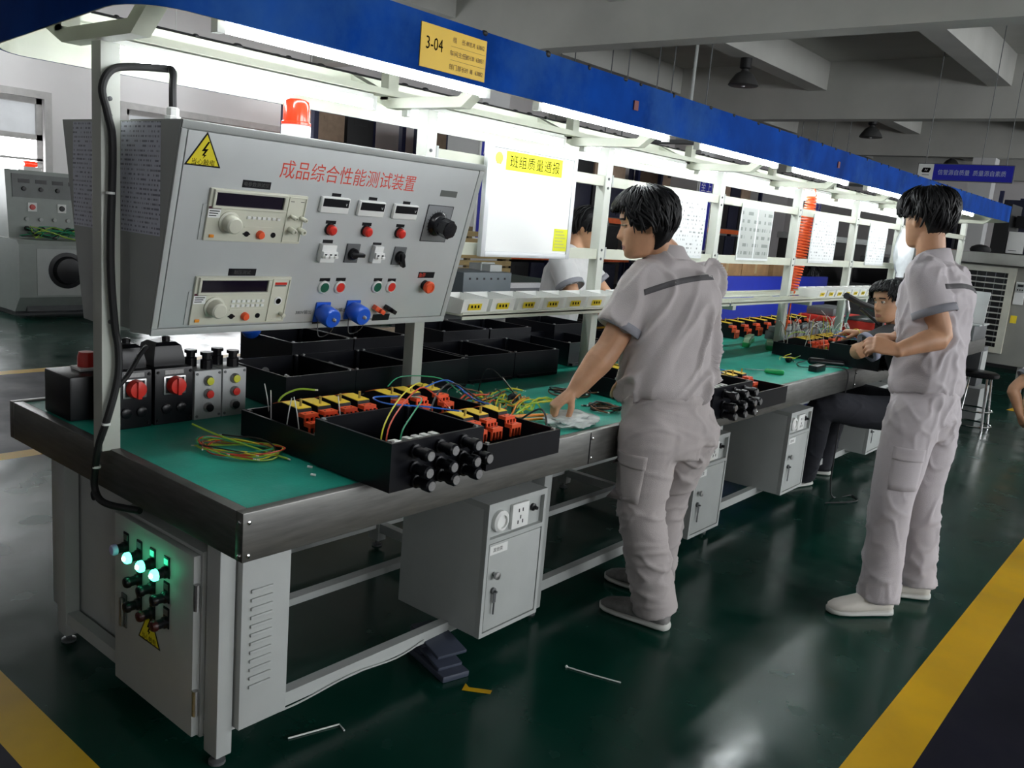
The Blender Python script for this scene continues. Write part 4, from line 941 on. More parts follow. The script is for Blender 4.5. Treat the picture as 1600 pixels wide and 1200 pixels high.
# ================================================= the hall behind the bench
# left test machine
GG = mat('machine_grey_green', (.30, .33, .31), .45, var=.06)
tm_ = thing('test_machine', 'grey test machine with round black dial standing across the aisle at left', 'test machine', (-8.2, 3.2, 0))
MB().prism([(-8.75, 2.55, .06), (-7.98, 2.55, .06), (-7.85, 2.55, .22), (-7.85, 2.55, .76), (-7.9, 2.55, .80), (-8.75, 2.55, .80)], (0, 1.3, 0)).build('lower_cabinet', GG, tm_)
MB().box((-8.7, 2.6, 0), (-8.1, 3.8, .0595)).build('plinth', DGREY, tm_)
MB().prism([(-8.75, 2.60, .8005), (-8.22, 2.60, .8005), (-8.30, 2.60, 1.50), (-8.75, 2.60, 1.50)], (0, 1.2, 0)).build('upper_console', GG, tm_)
fx = lambda z: -8.22 - .08 * (z - .8) / .7
q = MB().use(mat('machine_panel', (.17, .18, .18), .5)).prism([(fx(1.22) + .001, 2.66, 1.22), (fx(1.46) + .001, 2.66, 1.46), (fx(1.46) + .012, 2.66, 1.46), (fx(1.22) + .012, 2.66, 1.22)], (0, 1.08, 0)); q.use(BLACK)
for k in range(6):
    y = 2.72 + k * .17; q.box((fx(1.4) + .01, y, 1.37), (fx(1.4) + .02, y + .11, 1.41)).lathe((fx(1.31) + .012, y + .05, 1.31), (1, 0, 0), [(.025, 0), (.02, .02), (0, .021)], 12)
q.build('meter_panel', None, tm_)
for k in range(3):
    q = MB(); y = 2.8 + k * .3; q.use(WHITE).box((fx(1.12) + .001, y, 1.08), (fx(1.12) + .012, y + .09, 1.17)); q.use(RED if k == 0 else BLACK).lathe((fx(1.12) + .012, y + .045, 1.125), (1, 0, 0), [(.03, 0), (.025, .02), (0, .021)], 12); q.build('rotary_switch', None, tm_)
for k in range(7):
    y = 2.78 + k * .14; MB().lathe((fx(1.0), y, 1.0), (1, 0, 0), [(.022, 0), (.02, .03), (0, .031)], 10).build('push_button', GREYP, tm_); MB().lathe((fx(.9), y, .9), (1, 0, 0), [(.03, 0), (.025, .05), (0, .052)], 10).build('output_socket', BLACK, tm_)
q = MB().use(BLACK).lathe((-7.85, 3.02, .50), (1, 0, 0), [(.19, 0), (.19, .015), (.15, .02)], 30).lathe((-7.83, 3.02, .50), (1, 0, 0), [(.15, 0), (.13, .05), (.05, .06), (0, .061)], 30); q.build('round_dial', None, tm_)
q = MB().use(GREYP).box((-7.849, 2.72, .24), (-7.843, 3.7, .72)); q.build('front_plate', None, tm_)
MB().use(DGREY).box((-7.97, 2.65, .061), (-7.93, 3.75, .15)).build('toe_grille', None, tm_)
q = MB().use(WHITE).box((-8.6, 2.85, 1.5005), (-8.45, 3.02, 1.54)).use(BEAC).box((-8.58, 2.87, 1.54), (-8.47, 3.0, 1.60), bev=.02); q.build('beacon_lens', None, tm_)
t = thing('wire_bundle', 'heap of green wires on the ledge of the test machine at left', 'wires', (-8.05, 3.05, .8), 'loose wire heaps')
for k in range(16):
    P = [(-8.05 + rnd.uniform(-.09, .1), 2.75 + .6 * s + rnd.uniform(-.1, .1), .81 + rnd.uniform(0, .13)) for s in (0, .25, .5, .75, 1)]
    wire(t, 'gglk'[k % 4], P, .005, 4)
# blue partition, cartons, lockers and second work line
t = thing('partition_panel', 'royal blue partition panel standing behind the bench', 'partition', (-2.3, 8.3, 0))
MB().use(mat('royal_blue_panel', (.012, .03, .42), .5, var=.06)).box((-2.32, 6.3, .16), (-2.28, 9.85, 1.06)).build('panel', None, t)
for y in (6.35, 8.1, 9.8): MB().use(DGREY).box((-2.345, y - .02, 0), (-2.322, y + .02, 1.0)).build('support_post', None, t)
def carton(x0, x1, y0, y1, z0, h, label, grp='brown cartons', text=None):
    t = thing('carton', label, 'carton', ((x0 + x1) / 2, (y0 + y1) / 2, z0), grp)
    MB().use(CARD).box((x0, y0, z0 + .0005), (x1, y1, z0 + h), bev=.004).build('box_body', None, t)
    MB().use(mat('packing_tape', (.42, .30, .15), .3, var=.05)).box((x1 + .0002, (y0 + y1) / 2 - .03, z0 + h * .6), (x1 + .0012, (y0 + y1) / 2 + .03, z0 + h)).box(((x0 + .004), (y0 + y1) / 2 - .03, z0 + h + .0002), (x1 - .004, (y0 + y1) / 2 + .03, z0 + h + .0012)).build('tape_strip', None, t)
    if text: MB().use(mat('carton_print', (.10, .06, .03), .7, var=0)).text(text[0], (x1 + .0015, (y0 + y1) / 2 - .12, z0 + h * .62), (0, 1, 0), (0, 0, 1), h * .28).text(text[1], (x1 + .0015, (y0 + y1) / 2 - .1, z0 + h * .25), (0, 1, 0), (0, 0, 1), h * .2).build('carton_print', None, t)
    return t
pal = tag(B((-3.3, 7.2, .0), (-2.55, 9.4, .88), bev=.01).build('storage_bench', DGREY, loc=(-2.9, 8.3, 0)), 'dark storage bench behind the blue partition', 'bench')
carton(-3.1, -2.6, 7.3, 8.02, .88, .33, 'brown carton above the blue partition, nearer the bending worker')
carton(-3.1, -2.6, 8.04, 8.75, .88, .30, 'brown carton above the blue partition, beside the orange hose')
carton(-3.5, -2.9, 9.6, 10.4, 0, 1.22, 'tall brown carton behind the fifth post')
FILM = mat('stretch_film', (.75, .70, .62), .18, var=.1, alpha=.22, bump=.8, bs=14)
for k, (y0, y1) in enumerate(((2.0, 2.72), (2.74, 3.35), (3.37, 4.05), (4.07, 4.6))):
    carton(-3.0, -2.45, y0, y1, 0, .62 - .02 * k, 'film wrapped brown carton on the floor behind the bench, %s from the left' % lab_ord[k].replace('nearest', 'first'), 'film wrapped cartons on the floor')
mb = MB()
bm = bmesh.new(); bmesh.ops.create_grid(bm, x_segments=60, y_segments=26, size=.5)
for v in bm.verts:
    a, b_ = v.co.x, v.co.y
    v.co = V((-2.43 + .03 * noise.noise(V((a * 9, b_ * 4, 0))) - .10 * max(0, b_ - .3) / .2, 3.3 + a * 2.7, .36 + b_ * .66 + .03 * noise.noise(V((a * 6, 2, 0)))))
mb.bm(bm); sf = mb.build('stretch_film', FILM, smooth=True, loc=(-2.43, 3.3, .05)); tag(sf, 'loose wrinkled clear film wrapped over the row of brown cartons', 'plastic film')
t = thing('work_table', 'dark work table with a pale edge behind the white bins', 'table', (-3.5, 4.7, 0))
MB().use(mat('dark_green_top', (.03, .07, .06), .5)).box((-4.0, 3.6, .87), (-3.13, 5.6, .90)).use(STEEL).box((-3.13, 3.6, .86), (-3.12, 5.6, .905)).build('tabletop', None, t)
for x in (-3.95, -3.2):
    for y in (3.65, 5.5): MB().use(DGREY).box((x, y, 0), (x + .05, y + .05, .87)).build('leg', None, t)
MB().use(DGREY).box((-3.14, 3.6, .55), (-3.125, 5.6, .858)).build('apron', None, t)
t = thing('equipment_case', 'blue grey steel equipment case with vent slots right of the console', 'equipment case', (-3.05, 3.85, .62))
tag(B((-3.11, 3.3, 0), (-2.6, 4.6, .70)).build('storage_bench', DGREY, loc=(-2.85, 3.9, 0)), 'low dark cabinet carrying the blue grey equipment case', 'bench')
CASE = mat('slate_blue_steel', (.10, .125, .14), .45, var=.05)
q = MB().use(CASE).box((-3.06, 3.62, .7005), (-2.72, 4.17, 1.03), bev=.006).use(BLACK)
for k in range(6): q.box((-2.72, 3.68 + k * .08, .975), (-2.719, 3.70 + k * .08, .99))
q.build('case_body', None, t)
q = MB().use(GREYP).box((-3.02, 4.0, 1.0305), (-2.8, 4.14, 1.08)).tube([(-2.85, 3.95, 1.031), (-2.85, 3.95, 1.09), (-2.85, 4.1, 1.09), (-2.85, 4.1, 1.031)], .008, 6); q.build('case_top_fitting', None, t)
t = thing('slatted_crate', 'brown slatted wooden panel behind the white notice board', 'wooden panel', (-3.7, 4.8, .9))
for k in range(6): MB().use(mat('aged_wood', (.22, .15, .05), .6, var=.25, vs=5, stretch=(1, 1, 6))).box((-3.74, 4.15, .93 + k * .065), (-3.715, 5.35, .975 + k * .065)).build('slat', None, t)
for y in (4.15, 4.75, 5.3): MB().use(mat('aged_wood_dark', (.10, .065, .02), .7, var=.2)).box((-3.78, y, .9005), (-3.7405, y + .05, 1.34)).build('upright', None, t)
tag(MB().use(WHITE).box((-3.3, 4.35, .9005), (-3.27, 4.47, .95)).use(RED).box((-3.2695, 4.36, .903), (-3.268, 4.46, .925)).build('table_card', None, loc=(-3.3, 4.41, .9)), 'small red and white card standing on the dark work table', 'card')
tag(MB().use(mat('yellow_pipe', (.50, .34, .04), .45)).cyl((-3.16, 5.35, .905), (-3.16, 5.35, 1.6), .018, n=10).build('yellow_pole', None, loc=(-3.16, 5.35, .9)), 'thin yellow pole standing at the end of the dark work table', 'pole')
# racks with crates
RKB = mat('rack_navy', (.012, .016, .06), .5); RKO = mat('rack_orange', (.75, .13, .03), .5)
CRM = [mat('crate_navy', (.010, .012, .035), .5), mat('crate_black', (.010, .010, .012), .6), mat('carton_tan', (.34, .24, .17), .75, var=.2)]
def rack(x, y0, y1, label, levels=(.1, .85, 1.6, 2.35), deep=.8, ctop=True, xdir=False):
    t = thing('storage_rack', label, 'rack', (x - deep / 2, (y0 + y1) / 2, 0), 'storage racks in the background')
    n = max(1, round((y1 - y0) / 2.4))
    for i in range(n + 1):
        y = y0 + (y1 - y0) * i / n
        for dx in (0, deep - .08): MB().use(RKB).box((x - dx - .08, y - .04, 0), (x - dx, y + .04, 2.95)).build('upright', None, t)
    for z in levels[1:]:
        for dx in (-.002, deep - .038):
            MB().use(RKO).box((x - dx - .04, y0 + .04, z - .10), (x - dx, y1 - .04, z)).build('beam', None, t)
    for z in levels: MB().use(DGREY).box((x - deep + .04, y0 + .045, z + .0005), (x - .045, y1 - .045, z + .02)).build('deck', None, t)
    k = 0; w = .56
    for li, z in enumerate(levels):
        y = y0 + .06
        while y + w < y1 - .05:
            top = li == len(levels) - 1
            h = .58 if not top else .40
            m = CRM[2] if top and rnd.random() < .6 else CRM[k % 2]
            CR.append((m, (x - deep + .1, y, z + .021), (x - .07, y + w - .05, z + .021 + h), label)); y += w; k += 1
    return t
CR = []
rack(-7.9, 8.75, 14.2, 'navy rack with orange beams between the first two white columns')
rack(-7.9, 15.1, 20.1, 'navy rack with orange beams between the second and third column')
rack(-8.8, 6.9, 8.6, 'rack with an orange beam glimpsed above the test console', (.1, .85, 1.6, 2.3))
rack(-3.5, 20.9, 23.6, 'navy rack with orange beam far behind the standing worker')
rack(-1.9, 20.9, 23.3, 'dark rack far behind the cooler')
for k, (m, lo, hi, lab) in enumerate(CR):
    o = tag(MB().use(m).box(lo, hi, bev=.015).box((hi[0], lo[1] + .12, hi[2] - .12), (hi[0] + .006, hi[1] - .12, hi[2] - .06)).build('storage_crate', None, loc=((lo[0] + hi[0]) / 2, (lo[1] + hi[1]) / 2, lo[2])),
            ('tan carton stored on the ' if m is CRM[2] else 'dark storage crate on the ') + lab.replace(' with orange beams', '').replace(' with an orange beam', '').replace(' with orange beam', ''), 'crate', ('tan cartons' if m is CRM[2] else 'dark crates') + ' on the ' + lab[:24])
# cabinet with dark front, fan, clutter beyond the partition
t = thing('machine_cabinet', 'dark fronted machine cabinet with a pale top beyond the fifth post', 'machine', (-3.9, 14.0, 0))
MB().use(DGREY).box((-4.3, 12.9, 0), (-3.5, 15.0, .84)).use(mat('dark_screen', (.02, .02, .018), .35)).box((-4.3, 12.95, .8405), (-3.52, 15.0, 1.50), bev=.02).build('cabinet_body', None, t)
MB().use(GREYP).box((-4.32, 12.9, 1.5005), (-3.49, 15.05, 1.60), bev=.02).build('cabinet_top', None, t)
t = thing('pedestal_fan', 'black round pedestal fan behind the blue partition', 'fan', (-3.5, 12.4, 0))
MB().use(BLACK).lathe((-3.5, 12.4, 0), (0, 0, 1), [(.25, 0), (.22, .03), (.025, .05), (.02, 1.05)], 16).build('fan_stand', None, t)
q = MB().use(BLACK)
for r in (.08, .14, .20, .26): q.tube([(-3.38, 12.4 + r * cos(2 * pi * k / 24), 1.12 + r * sin(2 * pi * k / 24)) for k in range(25)], .006, 5)
for k in range(16): q.tube([(-3.37, 12.4, 1.12), (-3.38, 12.4 + .26 * cos(2 * pi * k / 16), 1.12 + .26 * sin(2 * pi * k / 16))], .004, 4)
q.lathe((-3.5, 12.4, 1.12), (1, 0, 0), [(.07, 0), (.07, .1), (.03, .12)], 14); q.build('fan_guard', None, t)
q = MB().use(DGREY)
for k in range(5):
    a = 2 * pi * k / 5; q.tube([(-3.42, 12.4 + .05 * cos(a), 1.12 + .05 * sin(a)), (-3.42, 12.4 + .22 * cos(a + .3), 1.12 + .22 * sin(a + .3))], [.03, .06], 6)
q.build('fan_blades', None, t)
t = thing('printer', 'black desktop machine on a stand left of the seated worker', 'office machine', (-2.8, 14.0, .9))
MB().use(BLACK).box((-3.1, 13.2, .9005), (-2.5, 14.6, 1.25), bev=.03).use(DGREY).box((-3.05, 13.3, 1.2505), (-2.6, 14.5, 1.33), bev=.02).build('machine_body', None, t)
tag(B((-3.2, 13.0, 0), (-2.4, 14.8, .90), bev=.01).build('storage_bench', DGREY, loc=(-2.8, 13.9, 0)), 'grey stand carrying the black desktop machine', 'bench')
# cooler unit at the end of the aisle
t = thing('air_cooler', 'large grey industrial air cooler with a cream louvred outlet at the aisle end', 'air cooler', (-.3, 10.0, .0))
CGR = mat('cooler_grey', (.22, .22, .20), .6, var=.12, vs=3)
MB().use(CGR).box((-1.35, 9.52, .34), (.12, 10.4, 1.40), bev=.01).build('cooler_body', None, t)
MB().use(mat('cooler_lid', (.28, .28, .26), .6, var=.2, vs=4)).box((-1.6, 9.35, 1.4005), (.6, 10.5, 1.52), bev=.02).build('cooler_top', None, t)
q = MB().use(mat('outlet_cream', (.50, .50, .42), .5))
for lo, hi in (((-.86, .46), (-.80, 1.38)), ((-.24, .46), (-.17, 1.38)), ((-.7995, .46), (-.2405, .52)), ((-.7995, 1.32), (-.2405, 1.38))): q.box((lo[0], 9.47, lo[1]), (hi[0], 9.519, hi[1]))
fr2 = q.build('outlet_frame', None, t)
MB().use(BLACK).box((-.7995, 9.505, .5205), (-.2405, 9.5195, 1.3195)).build('outlet_opening', None, fr2)
for k in range(12): MB().use(mat('outlet_slat', (.42, .42, .38), .5)).box((-.799, 9.475, .565 + k * .063), (-.241, 9.50, .578 + k * .063)).build('slat', None, fr2)
for k in range(6): MB().use(DGREY).box((-.73 + k * .09, 9.501, .521), (-.722 + k * .09, 9.504, 1.319)).build('vertical_bar', None, fr2)
q = MB().use(WHITE).box((-.155, 9.49, 1.0), (-.06, 9.519, 1.24), bev=.006).use(GREYP).box((-.146, 9.486, 1.13), (-.069, 9.49, 1.225)).use(BLACK).box((-.135, 9.484, 1.19), (-.08, 9.486, 1.215))
for k in range(3): q.box((-.135 + k * .022, 9.484, 1.15), (-.123 + k * .022, 9.486, 1.165))
q.build('cooler_controls', None, t)
q = MB().use(YEL).box((-.15, 9.515, .80), (-.09, 9.5195, .88)); q.build('caution_label', None, t)
for x in (-1.3, .0):
    for y in (9.56, 10.3): MB().use(CGR).box((x, y, 0), (x + .07, y + .07, .34)).build('leg', None, t)
for a, b_, h in ((-.85, .30, 1.52),):
    tag(MB().use(BLACKM).ball((-.62, 9.8, 1.545), (.11, .11, .06), 10).build('cable_roll', None, loc=(-.62, 9.8, 1.521)), 'small dark roll lying on top of the grey cooler', 'roll')
# things beyond the cooler
t = thing('storage_cabinet', 'tall dark cabinet behind the cooler', 'cabinet', (-.95, 12.6, 0))
MB().use(BLACKM).box((-1.02, 12.3, 0), (-.84, 13.0, 2.2)).box((-.839, 12.3, 0), (.2, 13.0, 1.55)).build('cabinet_body', None, t)
t = thing('white_machine_box', 'white equipment box standing on the dark cabinet behind the cooler', 'equipment box', (-.75, 12.6, 1.55))
MB().use(WHITE).box((-.83, 12.32, 1.5505), (-.62, 12.9, 1.84), bev=.01).use(BLACKM).box((-.80, 12.318, 1.585), (-.70, 12.3195, 1.592)).build('box_body', None, t)
tag(B((-.615, 12.32, 1.5505), (-.3, 12.9, 1.80), bev=.01).build('equipment_box', RKB, loc=(-.45, 12.6, 1.55)), 'navy equipment box right of the white one', 'equipment box')
tag(B((-.80, 12.5, 1.9), (.4, 12.9, 2.06), bev=.01).build('duct_box', BLACKM, loc=(-.2, 12.7, 1.9)), 'long dark box hanging above the white equipment box', 'duct')
t = thing('slogan_sign', 'long blue hanging sign with a white logo square and white slogan', 'sign', (-1.44, 12.0, 2.45))
MB().use(DGREY).box((-2.04, 12.0, 2.445), (-.84, 12.03, 2.675)).use(BLUESIGN).box((-1.83, 11.994, 2.455), (-.85, 11.9995, 2.665)).use(WHITE).box((-2.03, 11.994, 2.455), (-1.8305, 11.9995, 2.665)).build('sign_board', None, t)
q = MB().use(mat('pale_blue_ink', (.45, .5, .62), .6, var=0)).text('信誉源自质量  质量源自素质', (-1.35, 11.9932, 2.56), (1, 0, 0), (0, 0, 1), .078, w=.86)
q.build('sign_lettering', None, t)
q = MB().use(INK).add([(-1.985, 11.9935, 2.565), (-1.965, 11.9935, 2.615), (-1.875, 11.9935, 2.615), (-1.865, 11.9935, 2.60), (-1.885, 11.9935, 2.55), (-1.97, 11.9935, 2.55)], [[0, 1, 2, 3, 4, 5]]).use(WINK).text('H', (-1.925, 11.993, 2.583), (1, 0, 0), (.25, 0, 1), .04, w=1.2).use(INK).box((-1.97, 11.9935, 2.515), (-1.88, 11.9938, 2.522)); q.build('sign_logo', None, t)
for x in (-1.95, -1.25, -.95): MB().use(DGREY).cyl((x, 12.015, 2.675), (x, 12.015, ZC), .006, n=6).build('hanger_rod', None, t)
# column sign far right and high bay lamps
column_sign_pos = (-3.60, 19.5)
t = thing('column_sign', 'narrow blue and white sign right of the head of the standing worker', 'sign', (-3.55, 19.5, .9), 'blue signs on the columns')
MB().use(WHITE).box((-3.64, 19.5, 0.0), (-3.36, 19.53, 2.4)).use(BLUESIGN).box((-3.60, 19.494, .9), (-3.40, 19.4995, 2.15)).build('sign_board', None, t)
q = MB()
for k, ch in enumerate('质量第一客户至上'): q.text(ch, (-3.5, 19.493, 2.06 - k * .145), (1, 0, 0), (0, 0, 1), .14)
q.build('sign_lettering', WINK, t)
LAMPM = mat('dull_lamp_metal', (.10, .10, .10), .5, .5)
for k, (x, y, z) in enumerate(((-4.58, 11.5, 3.68), (-4.58, 17.5, 3.66), (-4.58, 24.0, 3.7))):
    t = thing('high_bay_lamp', ('unlit high bay lamp nearest, hanging above the middle of the blue canopy', 'unlit high bay lamp second, above the far part of the blue canopy', 'unlit high bay lamp farthest, just above the blue slogan sign')[k], 'ceiling lamp', (x, y, z), 'high bay lamps')
    MB().use(LAMPM).lathe((x, y, z), (0, 0, 1), [(.21, 0), (.225, .01), (.20, .07), (.13, .17), (.06, .21), (.05, .24), (.04, .24), (.055, .205), (.12, .16), (.19, .065), (.208, .012)], 26).build('lamp_shade', None, t)
    MB().use(BLACKM).lathe((x, y, z + .24), (0, 0, 1), [(.05, 0), (.085, .02), (.085, .16), (.05, .19), (.012, .2), (.012, 4.08 - z - .24)], 16).build('ballast_housing', None, t)
    MB().use(mat('lamp_bulb', (.5, .5, .5), .2, var=0)).ball((x, y, z + .06), (.05, .05, .08), 10).build('bulb', None, t)
# ceiling hanger rods above the canopy
for k, (x, y, z) in enumerate(((-6.14, 9.0, 2.6), (-5.9, 9.0, 2.6), (-5.28, 9.0, 2.6), (-5.01, 9.0, 2.6), (-4.55, 9.0, 2.6), (-4.33, 9.0, 2.6), (-4.03, 9.0, 2.6), (-3.82, 9.0, 2.6), (-5.2, 15.5, 2.7), (-4.9, 15.5, 2.7), (-4.6, 15.5, 2.7), (-4.3, 15.5, 2.7))):
    tag(MB().use(DGREY if k != 6 else GREYP).cyl((x, y, z), (x, y, ZC), .008 if k != 6 else .02, n=6).build('hanger_rod', None, loc=(x, y, z)), 'thin rod hanging from the ceiling behind the canopy, ' + ('in the nearer bay' if k < 8 else 'in the farther bay'), 'hanger rod', 'hanger rods in the nearer bay' if k < 8 else 'hanger rods in the farther bay')
for y in (9.0, 15.5): tag(B((-8, y - .05, 2.55), (-3.5, y + .05, 2.599)).build('cable_tray', DGREY, loc=(-5.5, y, 2.55)), 'grey cable tray hung from rods in the %s bay' % ('nearer' if y < 10 else 'farther'), 'cable tray')
# end of the bench: laptop, stool, tower
t = thing('laptop', 'open pale grey laptop on a dark case at the far bench end', 'laptop', (-.05, 7.25, .90))
tag(MB().use(DGREY).box((-.30, 7.1, BZ + .0045), (.0, 7.6, .885), bev=.006).build('instrument_case', None, loc=(-.15, 7.35, BZ)), 'dark vented case under the laptop at the far bench end', 'equipment case')
LAP = mat('laptop_grey', (.52, .54, .54), .4, .2, var=.04)
M = Matrix.Translation((-.13, 7.22, .8995)) @ Matrix.Rotation(radians(-12), 4, 'X')
MB().use(LAP).box((-.14, -.006, 0), (.17, .006, .28), M, .004).build('laptop_screen', None, t)
MB().use(LAP).box((-.28, 7.232, .8855), (.04, 7.46, .899), bev=.003).build('laptop_base', None, t)
MB().use(LAP).box((-.27, 7.10, .8855), (.035, 7.20, .8985), bev=.002).build('keyboard', None, t)
t = thing('stool', 'round black topped chrome stool at the far bench end', 'stool', (.07, 7.25, 0))
MB().use(BLACK).lathe((.07, 7.25, .45), (0, 0, 1), [(.15, 0), (.16, .01), (.16, .035), (.14, .045), (0, .046)], 24).build('seat', None, t)
for k in range(4):
    a = pi / 4 + k * pi / 2; MB().use(CHROME).cyl((.07 + .12 * cos(a), 7.25 + .12 * sin(a), .45), (.07 + .17 * cos(a), 7.25 + .17 * sin(a), 0.0), .011, n=8).build('leg', None, t)
for z, r in ((.16, .155), (.03, .168)): MB().use(CHROME).tube([(.07 + r * cos(2 * pi * k / 20), 7.25 + r * sin(2 * pi * k / 20), z) for k in range(21)], .008, 6).build('foot_ring', None, t)
t = thing('computer_tower', 'dark computer tower below the far bench end', 'computer', (-.1, 7.5, .28))
tag(B((-.3, 7.55, 0), (.05, 7.95, .30)).build('storage_box', GREYP, loc=(-.1, 7.75, 0)), 'grey box on the floor under the computer tower', 'box')
MB().use(DGREY).box((-.25, 7.68, .3005), (-.02, 7.95, .66), bev=.01).use(GREYP).box((-.0195, 7.72, .42), (-.015, 7.92, .62)).build('tower_case', None, t)
tag(MB().use(F_YEL).add([(.12, 8.6, .002), (.30, 8.6, .002), (.33, 8.85, .002), (.15, 8.85, .002)], [[0, 1, 2, 3]]).build('floor_tape_mark', None, loc=(.2, 8.7, 0)), 'yellow tape patch on the floor beyond the stool', 'tape mark')
# ================================================= people
SKIN = mat('warm_skin', (.50, .265, .15), .5, var=.10, vs=18, sss=.08, bump=.04, bs=90)
SKIN_P = mat('pale_skin', (.52, .30, .18), .5, var=.08, vs=18, sss=.08)
HAIR = mat('black_hair', (.005, .005, .006), .5, var=.3, vs=40, spec=.28)
def cloth(name, col):
    return mat(name, col, .85, var=.07, vs=6, bump=.25, bs=420)
SHIRT = cloth('light_grey_work_cloth', (.47, .43, .43)); TROUS = cloth('grey_work_trouser_cloth', (.43, .39, .385))
SHIRT2 = cloth('pale_grey_work_cloth', (.50, .46, .48)); TRIMC = cloth('dark_trim_cloth', (.10, .095, .10)); CUFFC = cloth('grey_cuff_cloth', (.24, .24, .27))
CHAR = cloth('charcoal_work_cloth', (.045, .046, .05)); NAVYC = cloth('navy_trouser_cloth', (.012, .013, .02)); WCLOTH = cloth('white_work_cloth', (.66, .65, .66)); PIPC = cloth('blue_grey_piping', (.26, .27, .36))
SHOEG = mat('grey_trainer_mesh', (.20, .195, .19), .7, var=.2, vs=60); SHOEW = mat('white_canvas_shoe', (.66, .62, .56), .6, var=.1); SOLE = mat('pale_rubber_sole', (.55, .55, .52), .6)
SOLEK = mat('dark_rubber_sole', (.03, .03, .03), .6); LIP = mat('lip_skin', (.33, .12, .085), .5); EYEW = mat('eye_white', (.6, .58, .55), .3, var=0); EYEK = mat('dark_iris', (.012, .008, .006), .2, var=0)

def remesh(mb, vox, smooth=3, disp=None):
    me = bpy.data.meshes.new('work'); me.from_pydata([tuple(p) for p in mb.v], [], mb.f)
    bm = bmesh.new(); bm.from_mesh(me); bmesh.ops.recalc_face_normals(bm, faces=bm.faces[:]); bm.to_mesh(me); bm.free()
    ob = bpy.data.objects.new('work', me); COL.objects.link(ob)
    md = ob.modifiers.new('r', 'REMESH'); md.mode = 'VOXEL'; md.voxel_size = vox
    dg = bpy.context.evaluated_depsgraph_get(); r = bpy.data.meshes.new_from_object(ob.evaluated_get(dg))
    bpy.data.objects.remove(ob); bpy.data.meshes.remove(me)
    bm = bmesh.new(); bm.from_mesh(r); bpy.data.meshes.remove(r)
    for _ in range(smooth): bmesh.ops.smooth_vert(bm, verts=bm.verts[:], factor=.5, use_axis_x=True, use_axis_y=True, use_axis_z=True)
    if disp:
        bm.normal_update()
        mv = [(v, v.normal * disp(v.co)) for v in bm.verts]
        for v, d in mv: v.co += d
    bm.verts.index_update()
    o = MB(); o.add([v.co.copy() for v in bm.verts], [[v.index for v in f.verts] for f in bm.faces]); bm.free()
    return o
def bvh_of(mb): return BVHTree.FromPolygons([tuple(p) for p in mb.v], mb.f)
def patch(bvh, c, ud, vd, n, w, h, th=.004, nu=10, nv=6, bend=None):
    """a thin panel laid on a surface: projected along -n, with its own thickness"""
    c, ud, vd, n = V(c), V(ud).normalized(), V(vd).normalized(), V(n).normalized(); top = []; last = None
    for j in range(nv + 1):
        for i in range(nu + 1):
            a, b_ = (i / nu - .5) * w, (j / nv - .5) * h
            p = c + ud * a + vd * (b_ + (bend(i / nu) if bend else 0)); q = bvh.ray_cast(p + n * .25, -n, .5)
            q = q[0] if q[0] is not None else (last if last is not None else p)
            last = q; top.append(q)
    m = MB(); N_ = len(top); vs = [p + n * th for p in top] + [p - n * .004 for p in top]; fs = []
    W = nu + 1
    for j in range(nv):
        for i in range(nu):
            k = j * W + i; fs += [[k, k + 1, k + W + 1, k + W], [N_ + k, N_ + k + W, N_ + k + W + 1, N_ + k + 1]]
    edge = [i for i in range(W)] + [j * W + nu for j in range(1, nv + 1)] + [nv * W + i for i in range(nu - 1, -1, -1)] + [j * W for j in range(nv - 1, 0, -1)]
    for a, b_ in zip(edge, edge[1:] + edge[:1]): fs.append([a, b_, N_ + b_, N_ + a])
    return m.add(vs, fs)
HZ = [(-.118, .058, .010, .018), (-.110, .074, -.010, .036), (-.092, .081, -.030, .049), (-.070, .081, -.052, .057), (-.042, .081, -.074, .064), (-.015, .079, -.088, .069), (.012, .079, -.096, .073), (.036, .085, -.100, .076), (.062, .080, -.097, .076), (.085, .063, -.083, .068), (.104, .036, -.055, .048), (.114, .008, -.025, .022)]
def hlerp(z):
    if z <= HZ[0][0]: return HZ[0][1:]
    for a, b_ in zip(HZ[:-1], HZ[1:]):
        if z <= b_[0]:
            t = (z - a[0]) / (b_[0] - a[0]); t = t * t * (3 - 2 * t) * .4 + t * .6
            return tuple(a[i] + (b_[i] - a[i]) * t for i in (1, 2, 3))
    return HZ[-1][1:]
def g(x, s): return exp(-(x / s) ** 2)
def head_point(th, z, off=0.):
    f, b_, w = hlerp(z); cy = (f + b_) / 2; ry = (f - b_) / 2
    cs, sn = cos(th), sin(th); e = .86
    x = w * (abs(sn) ** e) * (1 if sn >= 0 else -1); y = cy + ry * (abs(cs) ** e) * (1 if cs >= 0 else -1)
    if cs > 0:
        ax = abs(x)
        y += .024 * g(ax, .0105) * (g(z + .036, .013) if z < -.036 else (g(z + .036, .034))) + .006 * g(ax - .013, .007) * g(z + .038, .009)
        y -= .011 * g(ax - .031, .017) * g(z - .004, .014) ; y += .004 * g(z - .026, .010) * g(ax - .03, .03)
        y += .007 * g(ax, .022) * (g(z + .066, .006) + g(z + .080, .006)) - .004 * g(ax, .024) * g(z + .073, .003) + .005 * g(ax, .02) * g(z + .104, .012) - .003 * g(ax, .02) * g(z + .091, .006)
        x += (1 if x > 0 else -1) * .003 * g(z + .02, .018) * g(ax - .055, .02)
    d = V((x, y - cy, z * .55))
    if off: d = d.normalized() * off; return V((x, y, z)) + d
    return V((x, y, z))
def head_frame(c, f, u):
    f = V(f).normalized(); r = f.cross(V(u)).normalized(); u = r.cross(f)
    return Matrix(((r.x, f.x, u.x, c[0]), (r.y, f.y, u.y, c[1]), (r.z, f.z, u.z, c[2]), (0, 0, 0, 1)))
